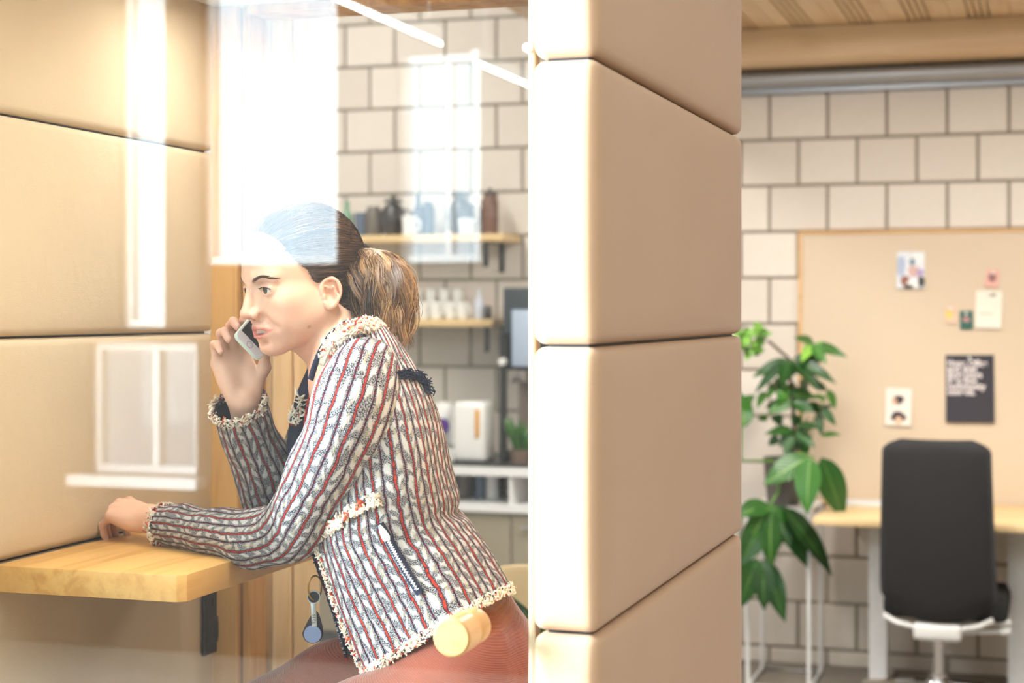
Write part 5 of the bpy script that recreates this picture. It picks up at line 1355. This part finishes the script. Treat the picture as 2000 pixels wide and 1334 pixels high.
slR, ringR, tR = sleeve('sleeve', [P(705, 690, 2.80), P(672, 735, 2.87), P(640, 840, 2.92), P(590, 960, 2.93), P(556, 1008, 2.92), P(528, 960, 2.885), P(500, 880, 2.83), cufR],
        [0.04, 0.064, 0.066, 0.062, 0.058, 0.052, 0.047, 0.045], 17, 0.0)
# ---- frayed trims: loose loops of thick yarn along a line
def fringe(name, pts, nrm_, width, per_m, parent, cols, wts, rad=(0.0012, 0.0024), ln=(0.008, 0.018), lift=0.002):
    mb = MB(); pts = [Vector(p) for p in pts]
    L = [0.0]
    for i in range(len(pts) - 1): L.append(L[-1] + (pts[i + 1] - pts[i]).length)
    for k in range(int(L[-1] * per_m)):
        s_ = random.uniform(0, L[-1]); i = max(0, min(len(pts) - 2, int(np.searchsorted(L, s_)) - 1)); t = (s_ - L[i]) / max(1e-6, L[i + 1] - L[i])
        p = pts[i].lerp(pts[i + 1], t); tg = (pts[i + 1] - pts[i]).normalized(); n = Vector(nrm_(i) if callable(nrm_) else nrm_).normalized(); sd2 = tg.cross(n).normalized()
        p = p + sd2 * random.uniform(-1, 1) * width / 2 + n * random.uniform(0, lift)
        d = (tg * random.uniform(-1, 1) + sd2 * random.uniform(-0.8, 0.8) + n * random.uniform(-0.1, 0.9)).normalized(); l_ = random.uniform(*ln); r = random.uniform(*rad)
        b_ = (Vector(rng.normal(0, 1, 3))).normalized() * l_ * 0.25
        mb.tube([p - d * l_ / 2, p + b_ + n * l_ * 0.12, p + d * l_ / 2], [r * 0.7, r, r * 0.6], 5, col=random.choices(cols, wts)[0])
    o = mb.build(name, M['yarn'], parent); o['kind'] = 'stuff'; return o
def cuff(ring, tdir, name):
    c = ring.mean(0); pts = [Vector(q) for q in ring]
    fringe(name, pts, lambda i: pts[i] - Vector(c), 0.016, 1500, jk, CREAM, CW, (0.001, 0.002), (0.006, 0.014))
cuff(ringL[-1], tL[-1], 'cuff_fringe'); cuff(ringR[-1], tR[-1], 'cuff_fringe')
dg = bpy.context.evaluated_depsgraph_get()
def bvh_of(*obs):
    V = []; Fc = []
    for o in obs:
        me = o.evaluated_get(dg).to_mesh(); n = len(V); mw = wm(o)
        V += [mw @ v.co for v in me.vertices]; Fc += [tuple(i + n for i in p.vertices) for p in me.polygons]
    return BVHTree.FromPolygons(V, Fc)
bv_t = bvh_of(torso); bv_a = bvh_of(torso, slL)
def lay(px, py, bv, off=0.0015):
    "point on the cloth seen at this pixel"
    o_ = Vector((0, 0, CAMZ)); d_ = (P(px, py, 2.6) - o_).normalized(); q, n, i, dd = bv.ray_cast(o_ + d_ * 1.9, d_)
    if q is None: return P(px, py, 2.6), -B
    if n.dot(d_) > 0: n = -n
    return q + n * off, n
def laid(pxs, bv, n=30, off=0.0015):
    c = cat_rom(pxs, n); r = [lay(x, y, bv, off) for x, y in c]; return [q for q, _ in r], [m for _, m in r]
def strip(name, pxs, bv, w0, mat, parent, n=30, off=0.002, h=0.002):
    pts, ns = laid(pxs, bv, n, off); vs = []; fs = []
    for i in range(n):
        tg = (pts[min(n - 1, i + 1)] - pts[max(0, i - 1)]).normalized(); sd2 = tg.cross(ns[i]).normalized()
        for a_, b_ in ((-1, 0), (-0.8, 1), (0.8, 1), (1, 0)): vs.append(pts[i] + sd2 * a_ * w0 / 2 + ns[i] * h * b_)
    for i in range(n - 1):
        for k in range(3): fs.append((i * 4 + k, i * 4 + k + 1, (i + 1) * 4 + k + 1, (i + 1) * 4 + k))
    return mesh_obj(name, vs, fs, mat, parent)
# hem and front edges follow the loft's border
hem = [Vector(q) for q in rings[-1]]; cH = Vector(rings[-1].mean(0))
fringe('hem_fringe', hem[2:100], lambda i: hem[i + 2] - cH, 0.014, 1900, jk, CREAM[:5] + [CREAM[6]], [5, 4, 6, 1, 4, 1], (0.001, 0.0019), (0.005, 0.012))
fe = [Vector(q) for q in rings[int(len(rings) * 0.56):, 3]]; fn_ = nrm[int(len(rings) * 0.56):, 3]
fringe('front_fringe', fe, lambda i: Vector(fn_[min(i, len(fn_) - 1)]), 0.013, 1500, jk, CREAM, CW, (0.001, 0.002), (0.006, 0.013))
def border(name, col_idx, i0, i1, wdt, mat):
    vs = []; fs = []
    for i in range(i0, i1):
        p = rings[i, 0]; q = rings[i, 1]; e_ = (p - q) / np.linalg.norm(p - q)
        for a_, o_ in ((0.004, 0.0015), (-wdt, 0.0), (-wdt, -0.004), (0.004, -0.0035)): vs.append(Vector(p - e_ * a_ + nrm[i, 0] * o_))
    n = i1 - i0
    for i in range(n - 1):
        for k in range(4): fs.append((i * 4 + k, i * 4 + (k + 1) % 4, (i + 1) * 4 + (k + 1) % 4, (i + 1) * 4 + k))
    return mesh_obj(name, vs, fs, mat, jk)
border('front_band', 0, 2, len(rings), 0.018, M['navy'])
nb_ = [Vector(p) for p in rings[4:-1, 0] + nrm[4:-1, 0] * 0.001]
fringe('band_fringe', nb_, lambda i: Vector(nrm[min(i + 4, len(nrm) - 1), 0]), 0.010, 500, jk, NAVYS, [3, 2, 1], (0.0007, 0.0012), (0.005, 0.011))
# yoke flap with its navy fringe, waist seam trim, armhole shadow seam
yk, yn = laid([(745, 748), (770, 738), (800, 735), (822, 745), (836, 770)], bv_t, 30, 0.003)
strip('yoke_band', [(745, 748), (770, 738), (800, 735), (822, 745), (834, 768)], bv_t, 0.014, M['navy'], jk, 30, 0.001, 0.004)
fringe('yoke_fringe', yk, lambda i: yn[min(i, 29)], 0.014, 1500, jk, NAVYS, [3, 2, 2], (0.0008, 0.0014), (0.010, 0.020), 0.006)
ws, wn = laid([(626, 1046), (660, 1020), (700, 990), (728, 976), (752, 968)], bv_t, 30, 0.002)
fringe('waist_fringe', ws, lambda i: wn[min(i, 29)], 0.014, 1000, jk, CREAM[:5], [4, 3, 5, 2, 3], (0.0016, 0.003), (0.010, 0.018))
# slanted zip pocket
zp_ = [(741, 1020), (770, 1072), (800, 1125), (822, 1160)]
zb_ = strip('pocket_zip', zp_, bv_t, 0.0135, M['navy'], jk, 30, 0.002, 0.003); zb_['label'] = 'navy zip tape with silver teeth'
zt_p, zt_n = laid([(752, 1042), (780, 1094), (818, 1154)], bv_t, 46, 0.0058)
mb = MB()
for i in range(1, 45):
    tg = (zt_p[i + 1] - zt_p[i - 1]).normalized(); sd2 = tg.cross(zt_n[i]).normalized(); p = zt_p[i]
    k = 1 if i % 2 else -1
    mb.tube([p - sd2 * 0.0022 + sd2 * k * 0.0008, p + sd2 * 0.0022 + sd2 * k * 0.0008], 0.0009, 5)
mb.build('zip_teeth', M['white_metal'], jk)['kind'] = 'stuff'
q0_, n0_ = lay(742, 1022, bv_t, 0.006); q1_, n1_ = lay(757, 1052, bv_t, 0.006); tg = (q1_ - q0_).normalized(); sd2 = tg.cross(n0_).normalized()
mb = MB(); oc = [(-0.002, 0), (0.002, 0), (0.0055, 0.012), (0.0062, 0.022), (0.0045, 0.026), (-0.0045, 0.026), (-0.0062, 0.022), (-0.0055, 0.012)]
vs = [q0_ + sd2 * a_ + tg * b_ + n0_ * c_ for c_ in (0.0, 0.0022) for a_, b_ in oc]; k = len(oc)
mb.add(vs, [tuple(range(k))[::-1], tuple(range(k, 2 * k))] + [(i, (i + 1) % k, (i + 1) % k + k, i + k) for i in range(k)])  .build('zip_pull', M['white_metal'], jk, smooth=False)
# collar: frayed cream roll, navy band inside it
colp = [P(628, 712, 2.605), P(637, 688, 2.60), P(652, 664, 2.60), P(680, 645, 2.605), P(712, 638, 2.62), P(740, 640, 2.65), P(752, 646, 2.70)]
cl = [Vector(q) for q in cat_rom([tuple(p) for p in colp], 40)]
MB().tube(cl, [0.004] + [0.011] * 38 + [0.008], 10).build('collar', plain('cream_boucle', srgb(232, 216, 196), 0.95, scale=300, var=0.3, bmp=0.6), jk)
fringe('collar_fringe', cl[1:], lambda i: (-B * 0.75 + A * 0.35 + Z * 0.45), 0.024, 4200, jk, CREAM[:6], [5, 4, 6, 2, 4, 1], (0.001, 0.002), (0.006, 0.012), 0.012)
nbp = [P(612, 745, 2.600), P(622, 712, 2.595), P(636, 682, 2.595), P(656, 652, 2.60), P(684, 632, 2.61), P(704, 626, 2.63)]
nv = [Vector(q) for q in cat_rom([tuple(p) for p in nbp], 36)]
vs = []; fs = []
for i, p in enumerate(nv):
    for a_, b_ in ((0.0, 0.0), (0.014, 0.006), (0.016, -0.004), (0.002, -0.008)): vs.append(p + (-A * 0.55 + Z * 0.30) * a_ - B * b_)
for i in range(len(nv) - 1):
    for k in range(4): fs.append((i * 4 + k, i * 4 + (k + 1) % 4, (i + 1) * 4 + (k + 1) % 4, (i + 1) * 4 + k))
mesh_obj('neck_band', vs, fs, M['navy'], jk)
# far lapel peeping out beyond the chest
lp = [P(606, 720, 2.78), P(592, 760, 2.78), P(582, 800, 2.79), P(572, 850, 2.80), P(566, 900, 2.80)]
lv = [Vector(q) for q in cat_rom([tuple(p) for p in lp], 24)]
vs = []; fs = []
for i, p in enumerate(lv):
    wd = 0.012 + 0.012 * math.sin(i / 23 * 3.0)
    for a_, b_ in ((-0.4, 0.0), (1.4, 0.004), (1.4, 0.010), (-0.4, 0.006)): vs.append(p + A * wd * a_ + B * b_)
for i in range(len(lv) - 1):
    for k in range(4): fs.append((i * 4 + k, i * 4 + (k + 1) % 4, (i + 1) * 4 + (k + 1) % 4, (i + 1) * 4 + k))
mesh_obj('far_lapel', vs, fs, M['navy'], jk)
fringe('lapel_fringe', lv[7:16], -B, 0.02, 900, jk, CREAM, CW)
# ---- trousers
def cord_mat():
    m, b = new_mat('rust_corduroy'); x, y, z = xyz(coord('Object'))
    wale = ((x * 0.35 + z * 1.0 - y * 0.2) * 2200.0).sin()
    n = noise(coord('Object'), 18, 4)
    col = mixc(n, srgb(112, 44, 18), srgb(140, 62, 28)); col = mixc(wale.ramp(-1, 1) * 0.22, col, srgb(78, 28, 16))
    put(b.inputs['Base Color'], col); b.inputs['Roughness'].default_value = 0.85; b.inputs['Sheen Weight'].default_value = 0.3
    bump(b, wale * 0.5 + noise(coord('Object'), 22, 3) * 6.0, 0.35, 0.002); return m
M['cord'] = cord_mat()
tr = Sdf()
tr.cap(N3(P(862, 1175, 2.67)), N3(P(908, 1282, 2.66)), 0.098, 0.115, 0.04)
tr.cap(N3(P(905, 1292, 2.66) + lat * 0.075), N3(P(935, 1300, 2.66) + lat * 0.06), 0.088, 0.080, 0.05)
tr.cap(N3(P(900, 1292, 2.68) - lat * 0.075), N3(P(930, 1300, 2.68) - lat * 0.06), 0.088, 0.080, 0.05)
tr.chain([N3(P(880, 1320, 2.66) + lat * 0.08), N3(P(700, 1445, 2.59)), N3(knL)], [0.088, 0.084, 0.062], 0.03)
tr.chain([N3(P(860, 1310, 2.68) - lat * 0.08), N3(P(660, 1358, 2.78)), N3(knR)], [0.088, 0.084, 0.066], 0.03)
tr.chain([N3(knL), N3(knL + Z * -0.34 + A * 0.07)], [0.060, 0.045], 0.02); tr.chain([N3(knR), N3(knR + Z * -0.34 + A * 0.07)], [0.062, 0.045], 0.02)
TVs, TFs = tr.surface(0.004)
fast_mesh('trousers', TVs, TFs, M['cord'], person)
for kn_, foot in ((knL, knL + Z * -0.40 + A * 0.075), (knR, knR + Z * -0.40 + A * 0.075)):
    sh = Sdf(); sh.cap(N3(kn_ + Z * -0.30 + A * 0.065), N3(foot), 0.036, 0.034, 0.02); sh.cap(N3(foot + Z * -0.03), N3(foot + Z * -0.045 - A * 0.13), 0.036, 0.030, 0.03)
    v_, f_ = sh.surface(0.006); fast_mesh('shoe', v_, f_, plain('black_leather', srgb(30, 28, 28), 0.4), person)
# ---- bar stool that carries her
seat_z = (P(900, 1300, 2.67) - Z * 0.118).z
sc_ = P(905, 1300, 2.67); stl = empty('bar_stool', (sc_.x, sc_.y, 0.042)); tag(stl, 'round oak bar stool under the seated woman', 'stool')
MB().lathe([(0, seat_z - 0.05), (0.15, seat_z - 0.05), (0.17, seat_z - 0.04), (0.172, seat_z - 0.012), (0.155, seat_z), (0, seat_z)], (sc_.x, sc_.y, 0), 36).build('seat', M['oak'], stl)
for k in range(4):
    a_ = k * math.pi / 2 + 0.5
    MB().tube([(sc_.x + 0.11 * math.cos(a_), sc_.y + 0.11 * math.sin(a_), seat_z - 0.05), (sc_.x + 0.19 * math.cos(a_), sc_.y + 0.19 * math.sin(a_), 0.0425)], 0.014, 10).build('leg', M['oak_z'], stl)
fr_ = [(sc_.x + 0.165 * math.cos(a_), sc_.y + 0.165 * math.sin(a_), 0.30) for a_ in np.linspace(0, 2 * math.pi, 25)]
MB().tube(fr_, 0.009, 8, caps=False).build('foot_ring', M['steel'], stl)
# ---- smartphone
bl0 = P(458, 655, 2.728); br0 = P(506, 705, 2.742)
Wv = (br0 - bl0); Lv = P(549, 575, 2.825) - (bl0 + br0) / 2
Wn = Wv.normalized(); Ln = (Lv - Wn * Lv.dot(Wn)).normalized(); Nn = Ln.cross(Wn)
if Nn.dot(B) > 0: Nn = -Nn
W2, L2 = 0.0586 / 2, 0.1238 / 2
pcen = (bl0 + br0) / 2 + Ln * L2
Rp = Matrix((Wn, Ln, Wn.cross(Ln))).transposed()
sgn = 1 if Wn.cross(Ln).dot(Nn) > 0 else -1
phn = empty('smartphone', pcen); tag(phn, 'white smartphone held to the ear in the woman\'s raised hand', 'phone')
T4 = Matrix.Translation(pcen) @ Rp.to_4x4()
def pbox(name, x0, y0, x1, y1, z0, z1, r, mat):
    n = 6; pts = []
    for cx_, cy_, a0 in ((x1 - r, y1 - r, 0), (x0 + r, y1 - r, 90), (x0 + r, y0 + r, 180), (x1 - r, y0 + r, 270)):
        for k in range(n + 1): a_ = math.radians(a0 + 90 * k / n); pts.append((cx_ + r * math.cos(a_), cy_ + r * math.sin(a_)))
    k = len(pts); b_ = min(0.0012, (z1 - z0) * 0.3); lay_ = []
    c_ = ((x0 + x1) / 2, (y0 + y1) / 2)
    for zz, sh_ in ((z0, 1), (z0 + b_, 0), (z1 - b_, 0), (z1, 1)):
        for x, y in pts: lay_.append((x - math.copysign(b_ * 0.8 * sh_, x - c_[0]), y - math.copysign(b_ * 0.8 * sh_, y - c_[1]), zz * sgn))
    fs = [tuple(range(k))[::-1], tuple(range(3 * k, 4 * k))] + [(j * k + i, j * k + (i + 1) % k, (j + 1) * k + (i + 1) % k, (j + 1) * k + i) for j in range(3) for i in range(k)]
    if sgn < 0: fs = [f[::-1] for f in fs]
    return MB().add(lay_, fs).xf(T4).build(name, mat, phn, sharp=30)
pbox('phone_body', -W2, -L2, W2, L2, -0.0068, -0.0004, 0.009, plain('mint_case', srgb(206, 226, 212), 0.35))
pbox('front_glass', -W2 + 0.0012, -L2 + 0.0012, W2 - 0.0012, L2 - 0.0012, -0.0006, 0.0004, 0.008, plain('phone_white', srgb(232, 232, 236), 0.15))
pbox('screen', -W2 + 0.0038, -L2 + 0.0175, W2 - 0.0038, L2 - 0.0175, 0.0002, 0.0007, 0.0008, plain('phone_screen', (0.006, 0.006, 0.008), 0.06))
ring = [(0.0056 * math.cos(a_), -L2 + 0.0092 + 0.0056 * math.sin(a_), 0.0005 * sgn) for a_ in np.linspace(0, 2 * math.pi, 25)]
MB().tube(ring, 0.00035, 5, caps=False).xf(T4).build('home_button', plain('button_ring', srgb(120, 120, 124), 0.4), phn)
# ---- key ring hanging at the jacket front
kd_ = 2.665
kr = empty('key_ring', P(613, 1125, kd_)); tag(kr, 'brass key ring with a key and round blue fob hanging at the jacket front', 'keys')
rc = P(615, 1148, kd_); rg = [rc + A * (0.013 * math.cos(a_)) * 0.75 + Z * (0.019 * math.sin(a_)) + B * (0.006 * math.cos(a_)) for a_ in np.linspace(0, 2 * math.pi, 29)]
MB().tube(rg, 0.0014, 7, caps=False).build('split_ring', plain('brass', srgb(160, 124, 70), 0.3, 1.0), kr)
def disc(name, px, py, r, mat, th=0.004, off=0.0, sx=1.0, rot=0.0, parent=None, d=None):
    c_ = P(px, py, (d or kd_) + off); n = 28; vs = []; fs = []
    for dz_ in (-th / 2, th / 2):
        for k in range(n): a_ = 2 * math.pi * k / n; vs.append(c_ + A * r * sx * math.cos(a_) + Z * r * math.sin(a_) + B * dz_)
    fs = [tuple(range(n)), tuple(range(n, 2 * n))[::-1]] + [((k + 1) % n, k, n + k, n + (k + 1) % n) for k in range(n)]
    return MB().add(vs, fs).build(name, mat, parent or kr, sharp=40)
M['key_steel'] = plain('key_nickel', srgb(190, 194, 190), 0.35, 0.8)
kh_ = disc('key_head_rim', 613, 1166, 0.0105, M['key_steel'], 0.003)
disc('key_head', 613, 1166, 0.0088, plain('key_black', srgb(24, 26, 34), 0.5), 0.0042)
b0_ = P(607, 1176, kd_); b1_ = P(619, 1222, kd_ + 0.002)
bl_ = MB().rbox((-0.0042, -0.0011, -0.020), (0.0042, 0.0011, 0.020), 0.001, 2).xf(Matrix.Translation((b0_ + b1_) / 2) @ Matrix.Rotation(TH, 4, 'Z') @ Matrix.Rotation(-0.06, 4, 'Y')).build('key_blade', M['key_steel'], kr)
cu = bpy.data.curves.new('engraving', 'FONT'); cu.body = 'T235'; cu.size = 0.0075; cu.extrude = 0.0001
o = bpy.data.objects.new('engraving', cu); COL.objects.link(o); dg = bpy.context.evaluated_depsgraph_get(); me = bpy.data.meshes.new_from_object(o.evaluated_get(dg)); bpy.data.objects.remove(o)
me.materials.clear(); me.materials.append(M['dark']); me.transform(Matrix.Translation((b0_ + b1_) / 2 - B * 0.0014 - Z * 0.016 + A * 0.003) @ Matrix.Rotation(TH, 4, 'Z') @ Matrix.Rotation(math.pi / 2, 4, 'X') @ Matrix.Rotation(math.pi / 2, 4, 'Z'))
o = bpy.data.objects.new('engraving', me); COL.objects.link(o); adopt(o, kr)
lp_c = P(611, 1236, kd_ + 0.006); n = 26; out_ = []
for k in range(n):
    a_ = 2 * math.pi * k / n; r = 0.0165; x = r * math.cos(a_); z = r * math.sin(a_)
    if z > 0: x *= (1 - 0.45 * z / r); z *= 2.1
    out_.append((x + 0.004 * max(0, z) / 0.03, z))
vs = [lp_c + A * x + Z * z + B * dz_ for dz_ in (-0.002, 0.002) for x, z in out_]
MB().add(vs, [tuple(range(n)), tuple(range(n, 2 * n))[::-1]] + [((k + 1) % n, k, n + k, n + (k + 1) % n) for k in range(n)]).build('leather_tag', plain('dark_leather', srgb(34, 26, 38), 0.6), kr, sharp=40)
disc('round_fob', 611, 1238, 0.0138, plain('fob_blue', srgb(134, 150, 186), 0.3, 0.3), 0.007, 0.004)
